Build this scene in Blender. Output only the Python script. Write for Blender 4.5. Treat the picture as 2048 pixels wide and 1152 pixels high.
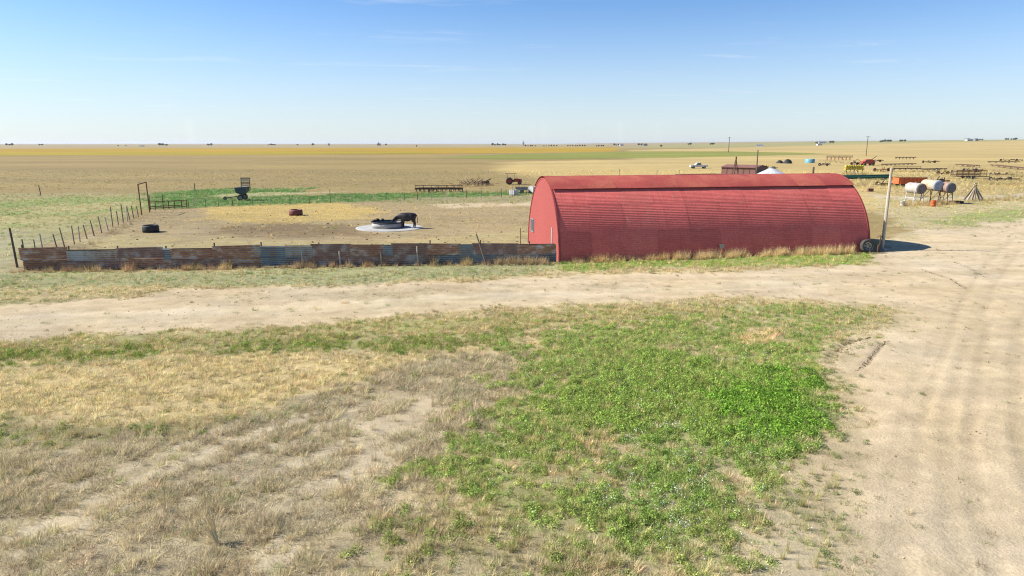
import bpy, math, random
import numpy as np
from mathutils import Vector, Matrix, Quaternion, Euler

# ------------------------------------------------------------------ camera, sky, sun, exposure
for o in list(bpy.data.objects): bpy.data.objects.remove(o, do_unlink=True)
scene = bpy.context.scene
C = scene.collection
CAM_H, FPX = 7.6, 1365.333
PITCH = math.atan((576 - 287.3) / FPX)
cam_d = bpy.data.cameras.new('camera'); cam = bpy.data.objects.new('camera', cam_d); C.objects.link(cam)
cam.location = (0, 0, CAM_H); cam.rotation_euler = (math.pi/2 - PITCH, 0, 0)
cam_d.sensor_width = 36; cam_d.lens = 24; cam_d.clip_start = 0.1; cam_d.clip_end = 80000
scene.camera = cam

SUN_EL = math.radians(38.0)
SUN_AZ = math.atan2(-0.995, 0.0985)            # clockwise from +Y
sun_vec = Vector((math.sin(SUN_AZ)*math.cos(SUN_EL), math.cos(SUN_AZ)*math.cos(SUN_EL), math.sin(SUN_EL)))
world = bpy.data.worlds.new('World'); scene.world = world; world.use_nodes = True
wn, wl = world.node_tree.nodes, world.node_tree.links
wn.clear()
sky = wn.new('ShaderNodeTexSky'); sky.sky_type = 'NISHITA'; sky.sun_disc = False
sky.sun_elevation = SUN_EL; sky.sun_rotation = SUN_AZ
sky.altitude = 0; sky.air_density = 0.8; sky.dust_density = 0.3; sky.ozone_density = 4.5
bg = wn.new('ShaderNodeBackground'); bg.inputs['Strength'].default_value = 0.067
wo = wn.new('ShaderNodeOutputWorld')
# faint high cirrus wisps, a function of direction only
tc = wn.new('ShaderNodeTexCoord'); sepw = wn.new('ShaderNodeSeparateXYZ'); wl.new(tc.outputs['Generated'], sepw.inputs[0])
def wmath(op, a, b=None):
    n = wn.new('ShaderNodeMath'); n.operation = op
    for i, v in enumerate((a, b)):
        if v is None: continue
        if isinstance(v, (int, float)): n.inputs[i].default_value = v
        else: wl.new(v, n.inputs[i])
    return n.outputs[0]
zc = wmath('MAXIMUM', sepw.outputs['Z'], 0.03)
px_ = wmath('DIVIDE', sepw.outputs['X'], zc); py_ = wmath('DIVIDE', sepw.outputs['Y'], zc)
cmb = wn.new('ShaderNodeCombineXYZ'); wl.new(px_, cmb.inputs[0]); wl.new(py_, cmb.inputs[1])
mp = wn.new('ShaderNodeMapping'); wl.new(cmb.outputs[0], mp.inputs['Vector'])
mp.inputs['Rotation'].default_value = (0, 0, 0.9); mp.inputs['Scale'].default_value = (0.5, 1.1, 1)
nz = wn.new('ShaderNodeTexNoise'); wl.new(mp.outputs[0], nz.inputs['Vector'])
nz.inputs['Scale'].default_value = 1.0; nz.inputs['Detail'].default_value = 7; nz.inputs['Roughness'].default_value = 0.62; nz.inputs['Distortion'].default_value = 0.6
rp = wn.new('ShaderNodeValToRGB'); wl.new(nz.outputs['Fac'], rp.inputs[0])
rp.color_ramp.elements[0].position = 0.58; rp.color_ramp.elements[0].color = (0, 0, 0, 1)
rp.color_ramp.elements[1].position = 0.86; rp.color_ramp.elements[1].color = (0.35, 0.35, 0.35, 1)
mxw = wn.new('ShaderNodeMixRGB'); wl.new(rp.outputs[0], mxw.inputs['Fac']); gam = wn.new('ShaderNodeGamma'); gam.inputs[1].default_value = 1.1; hsw = wn.new('ShaderNodeHueSaturation'); hsw.inputs['Saturation'].default_value = 1.12
wl.new(sky.outputs[0], gam.inputs[0]); wl.new(gam.outputs[0], hsw.inputs['Color']); zq = wmath('DIVIDE', wmath('MAXIMUM', sepw.outputs['Z'], 0.0), 0.125); zq2 = wmath('MULTIPLY', wmath('MULTIPLY', zq, zq), -1.0)
aer = wmath('MULTIPLY', wmath('EXPONENT', zq2), 0.68)
mxa = wn.new('ShaderNodeMixRGB'); wl.new(aer, mxa.inputs['Fac']); wl.new(hsw.outputs[0], mxa.inputs[1]); mxa.inputs[2].default_value = (5.1, 5.5, 5.75, 1)
wl.new(mxa.outputs[0], mxw.inputs[1])
mxw.inputs[2].default_value = (7.5, 7.6, 7.7, 1)
wl.new(mxw.outputs[0], bg.inputs['Color']); wl.new(bg.outputs[0], wo.inputs[0])

sd = bpy.data.lights.new('sun', 'SUN'); so = bpy.data.objects.new('sun', sd); C.objects.link(so)
sd.energy = 4.2; sd.angle = math.radians(0.53); sd.color = (1.0, 0.95, 0.86)
so.rotation_euler = (-sun_vec).to_track_quat('-Z', 'Y').to_euler(); so.location = (-60, 10, 60)
scene.view_settings.view_transform = 'Standard'; scene.view_settings.look = 'None'
scene.view_settings.gamma = 1; scene.view_settings.use_curve_mapping = False
scene.view_settings.exposure = 1.1
scene.render.engine = 'CYCLES'
scene.cycles.max_bounces = 5; scene.cycles.diffuse_bounces = 2; scene.cycles.glossy_bounces = 2
scene.cycles.transmission_bounces = 2; scene.cycles.transparent_max_bounces = 4; scene.cycles.volume_bounces = 0
scene.cycles.use_denoising = True; scene.cycles.denoiser = 'OPENIMAGEDENOISE'; scene.cycles.denoising_prefilter = 'NONE'; scene.cycles.denoising_input_passes = 'RGB_ALBEDO_NORMAL'
scene.cycles.use_adaptive_sampling = False; scene.cycles.filter_width = 1.15
scene.cycles.caustics_reflective = False; scene.cycles.caustics_refractive = False

rnd = random.Random(11)
rng = np.random.default_rng(5)

# ------------------------------------------------------------------ pixel <-> ground
CP, SP = math.cos(PITCH), math.sin(PITCH)
def ray(x, y):
    u = (x-1024)/FPX; v = (576-y)/FPX
    return (u, CP+v*SP, -SP+v*CP)
def g(x, y, z=0.0):
    d = ray(x, y); t = (z-CAM_H)/d[2]
    return Vector((d[0]*t, d[1]*t, z))
def at_depth(x, y, Y):
    d = ray(x, y); t = Y/d[1]
    return Vector((d[0]*t, Y, CAM_H+d[2]*t))
def mpp(Y): return Y/CP/FPX*0.985           # metres per photo pixel at depth Y, near enough

# ------------------------------------------------------------------ noise
def _hash(ix, iy, seed):
    h = (ix.astype(np.int64)*374761393 + iy.astype(np.int64)*668265263 + seed*1442695040888963407 % (1 << 31)) & 0xffffffff
    h = ((h ^ (h >> 13))*1274126177) & 0xffffffff
    h = h ^ (h >> 16)
    return h.astype(np.float64)/4294967295.0
def vnoise(x, y, seed=0):
    ix = np.floor(x); iy = np.floor(y); fx = x-ix; fy = y-iy
    ux = fx*fx*fx*(fx*(fx*6-15)+10); uy = fy*fy*fy*(fy*(fy*6-15)+10)
    a = _hash(ix, iy, seed); b = _hash(ix+1, iy, seed); c = _hash(ix, iy+1, seed); d = _hash(ix+1, iy+1, seed)
    return (a*(1-ux)+b*ux)*(1-uy)+(c*(1-ux)+d*ux)*uy
def fbm(x, y, seed=0, oct=4):
    s = np.zeros_like(x); a = 0.5; t = 0
    for i in range(oct):
        s += a*vnoise(x, y, seed+i*17); t += a; a *= 0.55
        x, y = x*1.9+y*0.6+3.1, y*1.9-x*0.6+7.7
    return s/t*2-1
def sstep(a, b, x):
    t = np.clip((x-a)/(b-a), 0, 1); return t*t*(3-2*t)
def poly_sd(pts, X, Y):
    P = np.array(pts, float); n = len(P)
    d2 = np.full(X.shape, 1e30); ins = np.zeros(X.shape, bool)
    for i in range(n):
        ax, ay = P[i]; bx, by = P[(i+1) % n]
        ex, ey = bx-ax, by-ay; wx, wy = X-ax, Y-ay
        t = np.clip((wx*ex+wy*ey)/max(ex*ex+ey*ey, 1e-9), 0, 1)
        d2 = np.minimum(d2, (wx-ex*t)**2+(wy-ey*t)**2)
        c = ((ay > Y) != (by > Y))
        with np.errstate(divide='ignore', invalid='ignore'):
            xin = (bx-ax)*(Y-ay)/(by-ay if abs(by-ay) > 1e-9 else 1e-9)+ax
        ins ^= c & (X < xin)
    d = np.sqrt(d2)
    return np.where(ins, d, -d)
def pxpoly(pts): return [tuple(g(*p))[:2] for p in pts]

# ------------------------------------------------------------------ land: what grows where (world coordinates)
def hill(X, Y):
    X = np.asarray(X, float); Y = np.asarray(Y, float)
    return 26.0*sstep(100, 2300, X-0.05*Y)*sstep(250, 2200, Y)
# ground rgb, dry, dead, weed, grass, flower per m2, height, dry tint rgb, green tint rgb
def prm(rgb, dry=0, dead=0, weed=0, gg=0, fl=0, h=1.0, dt=(.55, .43, .21), gt=(.25, .33, .07)):
    return np.array([*rgb, dry, dead, weed, gg, fl, h, *dt, *gt], float)
DIRT = (.575, .462, .30)
STRAW = (.40, .31, .15)
GREYG = (.24, .26, .12)
LAYERS = []
def layer(pts, p, w=0.5, amp=0.6, ns=0.5, seed=0, strength=1.0, patch=None, far=1e9, box=None):
    LAYERS.append((pxpoly(pts), p, w, amp, ns, seed, strength, patch))
B_ = 1500
# --- big fields out to the horizon
layer([(-2500, 288.5), (4500, 288.5), (4500, 297), (-2500, 297)], prm((.36, .29, .16)), 20, 0, .01, 1)
layer([(-2500, 299), (0, 297.3), (600, 296), (1240, 294.5), (1235, 303), (1000, 306.5), (860, 308.5), (600, 309.5), (0, 311.5), (-2500, 314)],
      prm((.41, .27, .04)), 6, 8, .008, 2)
layer([(-2500, 306), (0, 305), (860, 303.5), (860, 308.0), (600, 309.0), (0, 310.5), (-2500, 312)], prm((.34, .28, .03)), 12, 14, .006, 3, .75)
layer([(1250, 300), (1700, 292), (4500, 289.5), (4500, 400), (1500, 420), (1100, 400), (1060, 350), (980, 326), (1250, 319)], prm((.50, .375, .16), .35, 0, 0, 0, 0, .6, (.718, .552, .235)), 6, 10, .02, 4)
layer([(1300, 291), (1700, 290), (4500, 289), (4500, 290.5), (1700, 293), (1240, 297)], prm((.33, .32, .13)), 60, 40, .002, 5, .7)
layer([(870, 315), (1000, 319.5), (1200, 318), (1480, 312.5), (1660, 308.5), (1650, 306.8), (1450, 302.5), (1250, 303), (1100, 307), (950, 311)],
      prm((.23, .25, .055)), 5, 6, .02, 6, .9)
# --- far pasture left and behind the pen
layer([(-900, 470), (-900, 392), (100, 386), (320, 386), (300, 425), (60, 500), (-100, 560), (-900, 640)], prm((.34, .31, .15), 2.5, 0, .2, 1.4, 0, .5, (.5, .43, .23), (.33, .38, .14)), 1.2, 3, .12, 7, .9)
layer([(-900, 455), (-900, 410), (100, 396), (290, 392), (290, 412), (120, 440), (0, 452)], prm((.27, .31, .11), 1.4, 0, .2, 2.6, 0, .6, (.46, .42, .2), (.27, .37, .11)), 1.5, 4, .1, 8, .8)
layer([(-900, 720), (-900, 480), (0, 462), (120, 470), (60, 520), (30, 560), (-60, 640)], prm((.36, .33, .19), 3, 1, .5, 3.0, 0, .7, (.607, .497, .276), (.392, .438, .150)), 1, 2, .2, 9, .85)
layer([(290, 386), (420, 378), (620, 376), (600, 385), (520, 392), (900, 384), (1065, 383), (1065, 394), (850, 402), (600, 409), (480, 412), (300, 418)], prm((.17, .225, .075), .5, 0, .2, 4.5, 0, .8, (.48, .41, .2), (.15, .29, .085)), .8, 1.4, .2, 10)
layer([(420, 392), (480, 386), (600, 384), (720, 382), (560, 391), (450, 397)], prm((.42, .37, .2), .3, 0, 0, .8, 0, .6), 1, 1.6, .15, 11, .8)
layer([(-900, 450), (-400, 428), (0, 425), (150, 408), (280, 398), (270, 414), (150, 432), (60, 446), (-200, 470)], prm((.42, .36, .18), 3.0, .5, 0, .8, 0, .6, (.56, .46, .24), (.33, .38, .14)), 1.0, 6.0, .16, 18, .75)
layer([(-900, 404), (0, 390), (320, 386), (300, 394), (0, 402), (-900, 425)], prm((.36, .30, .15), 2.0, .8, 0, .4, 0, .6, (.5, .4, .21), (.33, .38, .14)), 2.0, 7.0, .1, 19, .7)
# --- cattle pen
layer([(60, 500), (285, 432), (300, 419), (600, 409), (850, 397), (1080, 389), (1150, 420), (1130, 515), (60, 528)], prm((.345, .265, .145), 2.6, 1.2, 0, .1, 0, .4, (.607, .469, .221)), .8, 1.0, .25, 12)
layer([(420, 416), (560, 408), (700, 406), (760, 420), (720, 438), (560, 446), (400, 440)], prm((.47, .345, .13), 5, .6, 0, 0, 0, .35, (.828, .607, .221)), 1.2, 1.6, .3, 13, .9)
layer([(430, 455), (560, 446), (720, 449), (720, 470), (560, 478), (470, 474)], prm((.21, .145, .075), .05), 1.8, 1.4, .2, 14, .8)
layer([(150, 480), (260, 468), (480, 482), (700, 484), (900, 478), (1060, 455), (1070, 500), (100, 520)], prm((.40, .33, .16), 2.2, .5, 0, .3, 0, .5, (.690, .552, .248)), 1.2, 2.2, .35, 15, .75)
layer([(860, 408), (1066, 403), (1066, 412), (900, 417)], prm((.56, .45, .29)), .8, .8, .3, 16, .8)
layer([(800, 396), (1066, 390), (1066, 404), (860, 409), (780, 405)], prm((.27, .25, .13), 1.2, .3, .2, 1.2, 0, .6), 1, 1.4, .3, 17, .7)
# --- front yard base
YARD = [(-900, 620), (30, 548), (500, 540), (1112, 524), (1740, 507), (1800, 540), (1830, 640), (1720, 1400), (-900, 1400)]
layer(YARD, prm((.40, .33, .18), 30, 8, 1, 8, 0, .7, (.60, .48, .27), (.28, .33, .11)), .5, .5, .4, 20)
layer([(-400, 575), (40, 545), (500, 541), (1110, 526), (1100, 548), (700, 570), (300, 574), (-300, 610)], prm((.26, .27, .14), 14, 2, 2, 14, 0, .6, (.580, .497, .276), (.333, .385, .150)), .5, .7, .5, 21, .85)
layer([(-300, 640), (0, 577), (250, 572), (300, 580), (200, 600), (-300, 660)], prm((.42, .35, .19), 22, 2, 1, 3, 0, .6, (.690, .566, .304)), .5, .8, .5, 22, .8)
layer([(-300, 628), (0, 600), (230, 592), (240, 600), (0, 616), (-300, 645)], prm((.24, .22, .11), 16, 6, 1, 8, 0, .7, (.469, .400, .221)), .3, .6, .5, 23, .8)
layer([(1118, 524), (1740, 506), (1770, 520), (1700, 530), (1400, 533), (1130, 541)], prm((.20, .24, .07), 10, 0, 3, 26, 0, .8, (.621, .497, .221), (.294, .420, .083)), .35, .5, .6, 24, .9)
# olive / green bands under the track
layer([(-300, 700), (0, 672), (500, 662), (1000, 628), (1500, 606), (1790, 618), (1700, 660), (1450, 640), (1000, 660), (640, 680), (300, 715), (-300, 760)], prm((.27, .25, .11), 26, 4, 3, 10, 0, .8, (.580, .469, .235), (.333, .385, .100)), .4, .8, .6, 25, .9)
layer([(-300, 740), (0, 700), (300, 706), (640, 676), (960, 664), (1010, 656), (1010, 690), (860, 706), (560, 706), (200, 730), (-300, 790)], prm((.28, .25, .12), 16, 2, 12, 34, 0, .85, (.497, .414, .179), (.245, .333, .067)), .35, .8, .7, 26, .85)
layer([(-300, 800), (0, 730), (300, 712), (700, 712), (860, 705), (700, 770), (560, 810), (330, 845), (0, 832), (-300, 870)], prm((.46, .36, .18), 40, 8, 0, 3, 0, .75, (.68, .57, .31), (.3, .33, .1)), .5, .9, .5, 27, .95)
layer([(-300, 960), (0, 838), (330, 850), (600, 815), (760, 790), (720, 830), (500, 880), (200, 900), (0, 960), (-300, 1060)], prm((.24, .21, .10), 14, 16, 4, 12, 0, .8, (.524, .428, .221), (.274, .333, .083)), .5, 1.0, .6, 28, .9)
layer([(-300, 1400), (-300, 960), (0, 900), (300, 868), (560, 838), (780, 740), (860, 706), (1060, 702), (1045, 780), (960, 860), (900, 925), (830, 1000), (930, 1055), (1150, 1095), (1180, 1400)],
      prm((.36, .30, .19), 9, 52, 0, 2.0, 0, 1.0, (.552, .455, .276), (.294, .333, .100)), .5, .7, .6, 29, .97)
# bare streaks inside the dead weeds (old wheel lines)
layer([(-300, 1400), (-300, 960), (0, 900), (300, 868), (560, 838), (840, 790), (860, 850), (700, 1000), (600, 1400)],
      prm((.53, .45, .31), 4, 10, .3, 1, 0, .6), .6, .6, .5, 30, 1.0, 'streak')
layer([(690, 905), (740, 850), (830, 798), (880, 800), (850, 850), (760, 900), (700, 960)], prm((.52, .43, .29), 1, 4, 0, .3, 0, .6), .35, .8, .9, 31, .9)
layer([(780, 960), (900, 900), (900, 1000), (840, 1130), (760, 1400), (600, 1400), (700, 1080)], prm((.38, .31, .19), 10, 22, 2, 3, 0, .8, (.580, .483, .276)), .4, .8, .7, 32, .7)
# the green patch
layer([(1030, 715), (1010, 668), (1300, 648), (1480, 640), (1660, 668), (1670, 790), (1660, 875), (1580, 935), (1490, 985), (1450, 1070), (1330, 1145), (1120, 1105), (980, 1060), (890, 1010), (890, 940), (960, 865), (1000, 800), (1050, 750)],
      prm((.27, .255, .12), 30, 3, 46, 62, 6, .75, (.580, .483, .221), (.33, .42, .11)), .35, 1.5, .8, 33, .97)
layer([(1480, 616), (1560, 606), (1720, 625), (1690, 655), (1640, 690), (1480, 690), (1400, 660)], prm((.32, .28, .15), 20, 2, 12, 32, 0, .75, (.607, .497, .248), (.274, .367, .100)), .4, .8, .7, 34, .8)
layer([(1120, 740), (1300, 720), (1480, 735), (1600, 730), (1668, 780), (1655, 870), (1560, 910), (1430, 900), (1300, 880), (1200, 850), (1080, 800)], prm((.21, .215, .09), 12, 1, 70, 56, 8, .9, (.552, .469, .207), (.31, .41, .095)), .4, 1.5, .8, 35, .92)
layer([(1440, 770), (1600, 755), (1668, 790), (1655, 865), (1560, 905), (1450, 860)], prm((.17, .185, .07), 4, 0, 100, 30, 4, 1.1, (.552, .469, .207), (.215, .365, .055)), .4, 1.5, .9, 36, .95)
layer([(1120, 860), (1200, 850), (1260, 900), (1240, 960), (1140, 940)], prm((.34, .27, .15), 26, 8, 5, 4, 2, .8, (.662, .511, .276)), .4, .8, .9, 37, .85)
layer([(1480, 662), (1560, 655), (1570, 680), (1490, 690)], prm((.40, .31, .18), 40, 2, 0, 1, 0, 1.0, (.759, .566, .304)), .3, .4, 1, 38, .9)
layer([(1300, 690), (1450, 690), (1440, 720), (1320, 715)], prm((.36, .30, .17), 24, 6, 5, 6, 0, .7, (.635, .524, .304)), .4, .7, .8, 39, .75)
layer([(1330, 860), (1480, 880), (1560, 905), (1440, 965), (1380, 1040), (1290, 1080), (1180, 1020), (1250, 930)], prm((.29, .265, .135), 16, 2, 46, 48, 36, .75, (.580, .483, .248), (.255, .367, .083)), .4, .8, .9, 40, .8)
layer([(880, 990), (1000, 1040), (1150, 1090), (1290, 1120), (1420, 1060), (1440, 1400), (600, 1400), (700, 1120)], prm((.32, .27, .15), 28, 16, 7, 16, 2, .8, (.607, .497, .276), (.294, .350, .100)), .5, .9, .7, 41, .8)
layer([(1460, 1075), (1500, 990), (1600, 930), (1660, 880), (1700, 960), (1700, 1080), (1720, 1400), (1400, 1400)], prm((.45, .37, .235), 5, 4, 1.6, 6, 1, .7, (.580, .483, .276), (.314, .350, .116)), .4, .7, .7, 42, .92)
layer([(1600, 970), (1680, 940), (1700, 1060), (1715, 1160), (1715, 1400), (1600, 1400), (1640, 1100)], prm((.36, .30, .17), 7, 4, 5, 20, 0, .6, (.580, .483, .276), (.333, .350, .133)), .35, .7, 1.0, 43, .7)
# --- dirt track and yard
layer([(-900, 690), (-300, 640), (0, 612), (250, 598), (320, 578), (700, 573), (1000, 560), (1200, 548), (1500, 541), (1745, 530), (1762, 508), (1770, 480), (1850, 452), (2048, 428), (2600, 380), (2600, 1400), (1760, 1400),
       (1712, 1152), (1695, 1050), (1655, 960), (1672, 905), (1690, 860), (1690, 760), (1665, 725), (1700, 685), (1790, 650), (1800, 625), (1700, 606), (1500, 592), (1300, 601), (1000, 612), (700, 641), (500, 655), (250, 668), (0, 684), (-300, 712), (-900, 770)],
      prm(DIRT, .25, .1, .05, .5, 0, .55, (.42, .34, .2), (.2, .22, .09)), .4, .55, .8, 50)
layer([(1640, 935), (1690, 900), (1725, 1000), (1738, 1160), (1745, 1400), (1630, 1400), (1625, 1050)], prm((.44, .36, .22), 5, 3, 5, 16, 0, .6, (.5, .42, .24), (.24, .29, .11)), .4, .9, 1.2, 58, .62)
layer([(1655, 700), (1700, 690), (1690, 760), (1720, 800), (1715, 860), (1680, 900), (1660, 860)], prm((.44, .36, .22), 4, 2, 4, 9, 0, .6, (.5, .42, .24), (.24, .29, .11)), .35, .8, 1.2, 59, .6)
layer([(1690, 606), (1800, 612), (1830, 640), (1740, 690), (1700, 680), (1760, 640)], prm((.45, .37, .22), 7, 2, 1, 7, 0, .5, (.52, .43, .25), (.27, .31, .12)), .4, .9, .9, 60, .6)
# wheel-line strip of stubble between ruts in the track
layer([(300, 590), (700, 583), (1000, 575), (1300, 566), (1300, 574), (1000, 585), (700, 598), (400, 602)], prm((.44, .36, .22), 5, 1, 0, 1.5, 0, .45, (.635, .524, .304)), .5, 1.0, .6, 51, .6)
layer([(-300, 660), (0, 634), (500, 612), (900, 592), (1400, 570), (1700, 556), (1700, 568), (1400, 584), (900, 607), (500, 630), (0, 655), (-300, 690)], prm((.61, .51, .34), .1), .5, .8, .5, 52, .7)
layer([(1762, 505), (1800, 470), (1770, 440), (1740, 420), (1760, 398), (1900, 392), (2500, 372), (2600, 400), (2048, 435), (1850, 460)], prm((.46, .38, .22), .9, .3, .2, 2.4, 0, .5, (.635, .524, .276), (.431, .438, .166)), 1, 1.8, .3, 53, .9)
layer([(1830, 446), (1900, 432), (2040, 416), (2400, 395), (2400, 412), (2040, 438), (1900, 452)], prm((.27, .29, .11), .6, 0, .5, 3.5, 0, .6, (.635, .524, .276), (.392, .455, .133)), 1, 1.8, .3, 54, .75)
layer([(1740, 384), (2000, 372), (2500, 352), (2500, 388), (2040, 404), (1960, 412), (1900, 404), (1780, 418), (1800, 400)], prm((.42, .33, .16), 1.6, .6, 0, .5, 0, .9, (.56, .44, .22), (.33, .36, .14)), 1.5, 2.4, .2, 55, .85)
layer([(1740, 388), (1850, 396), (1960, 390), (2500, 372), (2500, 380), (2040, 396), (1850, 402), (1745, 396)], prm((.55, .47, .33)), .8, 1, .2, 56, .8)
layer([(1690, 352), (2100, 342), (2600, 335), (2600, 352), (2040, 368), (1800, 378), (1690, 372)], prm((.42, .33, .155), .7, .35, 0, .3, 0, 1.0, (.56, .44, .22), (.33, .36, .14)), 3, 5, .1, 57, .8)
NP = 15
def land(X, Y):
    X = np.asarray(X, float).ravel(); Y = np.asarray(Y, float).ravel()
    base = prm((.315, .235, .10), .15, .25, 0, .05, 0, .55, (.46, .36, .19))
    out = np.tile(base, (X.size, 1))
    # along-row coordinates for the old wheel lines
    ca, sa = math.cos(math.radians(58)), math.sin(math.radians(58))
    for pts, p, w, amp, ns, seed, st, patch in LAYERS:
        P = np.array(pts); m = 3*amp+2*w
        sel = np.where((X > P[:, 0].min()-m) & (X < P[:, 0].max()+m) & (Y > P[:, 1].min()-m) & (Y < P[:, 1].max()+m))[0]
        if not sel.size: continue
        x, y = X[sel], Y[sel]
        d = poly_sd(pts, x, y)
        if amp: d = d + amp*1.7*fbm(x*ns, y*ns, seed*101+7, 4)+(amp*.8*fbm(x*ns*3.7, y*ns*3.7, seed*101+8, 3) if ns > .1 else 0)
        k = sstep(-w, w, d)*st
        if patch == 'streak':
            s = x*ca+y*sa; t = -x*sa+y*ca
            t = t + .5*fbm(x*.25, y*.25, 900, 2)
            n = fbm(s*.16, t*2.3, 901, 3)+.30*fbm(x*1.1, y*1.1, 905, 3)
            k = k*sstep(-.05, .5, n)*.8
        out[sel] += (p-out[sel])*k[:, None]
    return out

# ------------------------------------------------------------------ materials
def new_mat(name):
    m = bpy.data.materials.new(name); m.use_nodes = True
    nt = m.node_tree; nt.nodes.clear()
    return m, nt, nt.nodes, nt.links
MATS = {}
def paint(name, c1, c2=None, *args, crest=None, streak=None, **kw):
    m = _paint(name, c1, c2, *args, **kw)
    if streak and not m.get('streak'):
        m['streak'] = 1; N, L = m.node_tree.nodes, m.node_tree.links
        hsv = next(n for n in N if n.type == 'HUE_SAT'); b = next(n for n in N if n.type == 'BSDF_PRINCIPLED'); va = next(n for n in N if n.type == 'VECT_MATH')
        mp_ = N.new('ShaderNodeMapping'); mp_.inputs['Scale'].default_value = (5, .35, .35); L.new(va.outputs[0], mp_.inputs['Vector'])
        nz_ = N.new('ShaderNodeTexNoise'); nz_.inputs['Scale'].default_value = 1.0; nz_.inputs['Detail'].default_value = 5; L.new(mp_.outputs[0], nz_.inputs['Vector'])
        r = N.new('ShaderNodeMapRange'); L.new(nz_.outputs['Fac'], r.inputs['Value']); r.inputs['From Min'].default_value = .54; r.inputs['From Max'].default_value = .74; r.inputs['To Max'].default_value = streak[1]
        mx = N.new('ShaderNodeMixRGB'); L.new(r.outputs[0], mx.inputs[0]); L.new(hsv.outputs[0], mx.inputs[1]); mx.inputs[2].default_value = (*streak[0], 1); L.new(mx.outputs[0], b.inputs['Base Color'])
    if crest and not m.get('crest'):  # worn crests painted lighter, so the ribs still read on sheets in shade
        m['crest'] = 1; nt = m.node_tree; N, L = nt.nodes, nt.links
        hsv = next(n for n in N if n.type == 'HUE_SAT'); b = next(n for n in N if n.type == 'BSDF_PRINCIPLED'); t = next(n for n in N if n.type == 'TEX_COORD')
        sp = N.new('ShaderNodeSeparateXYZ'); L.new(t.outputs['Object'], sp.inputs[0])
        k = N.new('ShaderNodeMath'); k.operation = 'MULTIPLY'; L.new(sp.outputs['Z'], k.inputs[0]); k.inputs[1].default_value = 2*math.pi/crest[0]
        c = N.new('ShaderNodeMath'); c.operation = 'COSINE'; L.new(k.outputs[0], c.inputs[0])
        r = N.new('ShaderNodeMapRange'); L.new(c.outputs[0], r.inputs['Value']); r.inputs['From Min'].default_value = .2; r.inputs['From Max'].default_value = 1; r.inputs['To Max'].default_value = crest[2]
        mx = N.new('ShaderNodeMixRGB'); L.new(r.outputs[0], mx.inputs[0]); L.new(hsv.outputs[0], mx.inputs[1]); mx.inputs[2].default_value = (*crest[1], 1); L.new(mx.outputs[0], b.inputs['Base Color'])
    return m
def _paint(name, c1, c2=None, rough=.6, metal=0.0, scale=3.0, c3=None, fine=30.0, bump=.15, vary=.12, lo=.42, hi=.62, stretch=(1, 1, 1)):
    """weathered surface: c1 worn through to c2 in noise patches, with fine grain and per-object variation"""
    if name in MATS: return MATS[name]
    m, nt, N, L = new_mat(name)
    out = N.new('ShaderNodeOutputMaterial'); b = N.new('ShaderNodeBsdfPrincipled'); L.new(b.outputs[0], out.inputs[0])
    t = N.new('ShaderNodeTexCoord'); oi = N.new('ShaderNodeObjectInfo')
    off = N.new('ShaderNodeVectorMath'); off.operation = 'MULTIPLY_ADD'
    cmbn = N.new('ShaderNodeCombineXYZ')
    for i in range(3): L.new(oi.outputs['Random'], cmbn.inputs[i])
    L.new(cmbn.outputs[0], off.inputs[0]); off.inputs[1].default_value = (37, 53, 71); L.new(t.outputs['Object'], off.inputs[2])
    mpn = N.new('ShaderNodeMapping'); L.new(off.outputs[0], mpn.inputs['Vector']); mpn.inputs['Scale'].default_value = stretch
    n1 = N.new('ShaderNodeTexNoise'); n1.inputs['Scale'].default_value = scale; n1.inputs['Detail'].default_value = 6; n1.inputs['Roughness'].default_value = .62
    L.new(mpn.outputs[0], n1.inputs['Vector'])
    n2 = N.new('ShaderNodeTexNoise'); n2.inputs['Scale'].default_value = fine; n2.inputs['Detail'].default_value = 4
    L.new(off.outputs[0], n2.inputs['Vector'])
    r = N.new('ShaderNodeValToRGB'); e = r.color_ramp.elements
    e[0].position = lo; e[0].color = (*c1, 1); e[1].position = hi; e[1].color = (*(c2 or c1), 1)
    if c3 is not None:
        x = e.new(min(.98, hi+.12)); x.color = (*c3, 1)
    L.new(n1.outputs['Fac'], r.inputs[0])
    hsv = N.new('ShaderNodeHueSaturation'); L.new(r.outputs[0], hsv.inputs['Color'])
    mr = N.new('ShaderNodeMapRange'); L.new(oi.outputs['Random'], mr.inputs['Value'])
    mr.inputs['To Min'].default_value = 1-vary; mr.inputs['To Max'].default_value = 1+vary
    mr2 = N.new('ShaderNodeMapRange'); L.new(n2.outputs['Fac'], mr2.inputs['Value']); mr2.inputs['From Min'].default_value = .3; mr2.inputs['From Max'].default_value = .7
    mr2.inputs['To Min'].default_value = .86; mr2.inputs['To Max'].default_value = 1.14
    mu = N.new('ShaderNodeMath'); mu.operation = 'MULTIPLY'; L.new(mr.outputs[0], mu.inputs[0]); L.new(mr2.outputs[0], mu.inputs[1])
    L.new(mu.outputs[0], hsv.inputs['Value']); L.new(hsv.outputs[0], b.inputs['Base Color'])
    b.inputs['Roughness'].default_value = rough; b.inputs['Metallic'].default_value = metal
    b.inputs['Specular IOR Level'].default_value = .35
    if bump:
        bp = N.new('ShaderNodeBump'); bp.inputs['Strength'].default_value = bump; bp.inputs['Distance'].default_value = .02
        L.new(n2.outputs['Fac'], bp.inputs['Height']); L.new(bp.outputs[0], b.inputs['Normal'])
    MATS[name] = m
    return m
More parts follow.
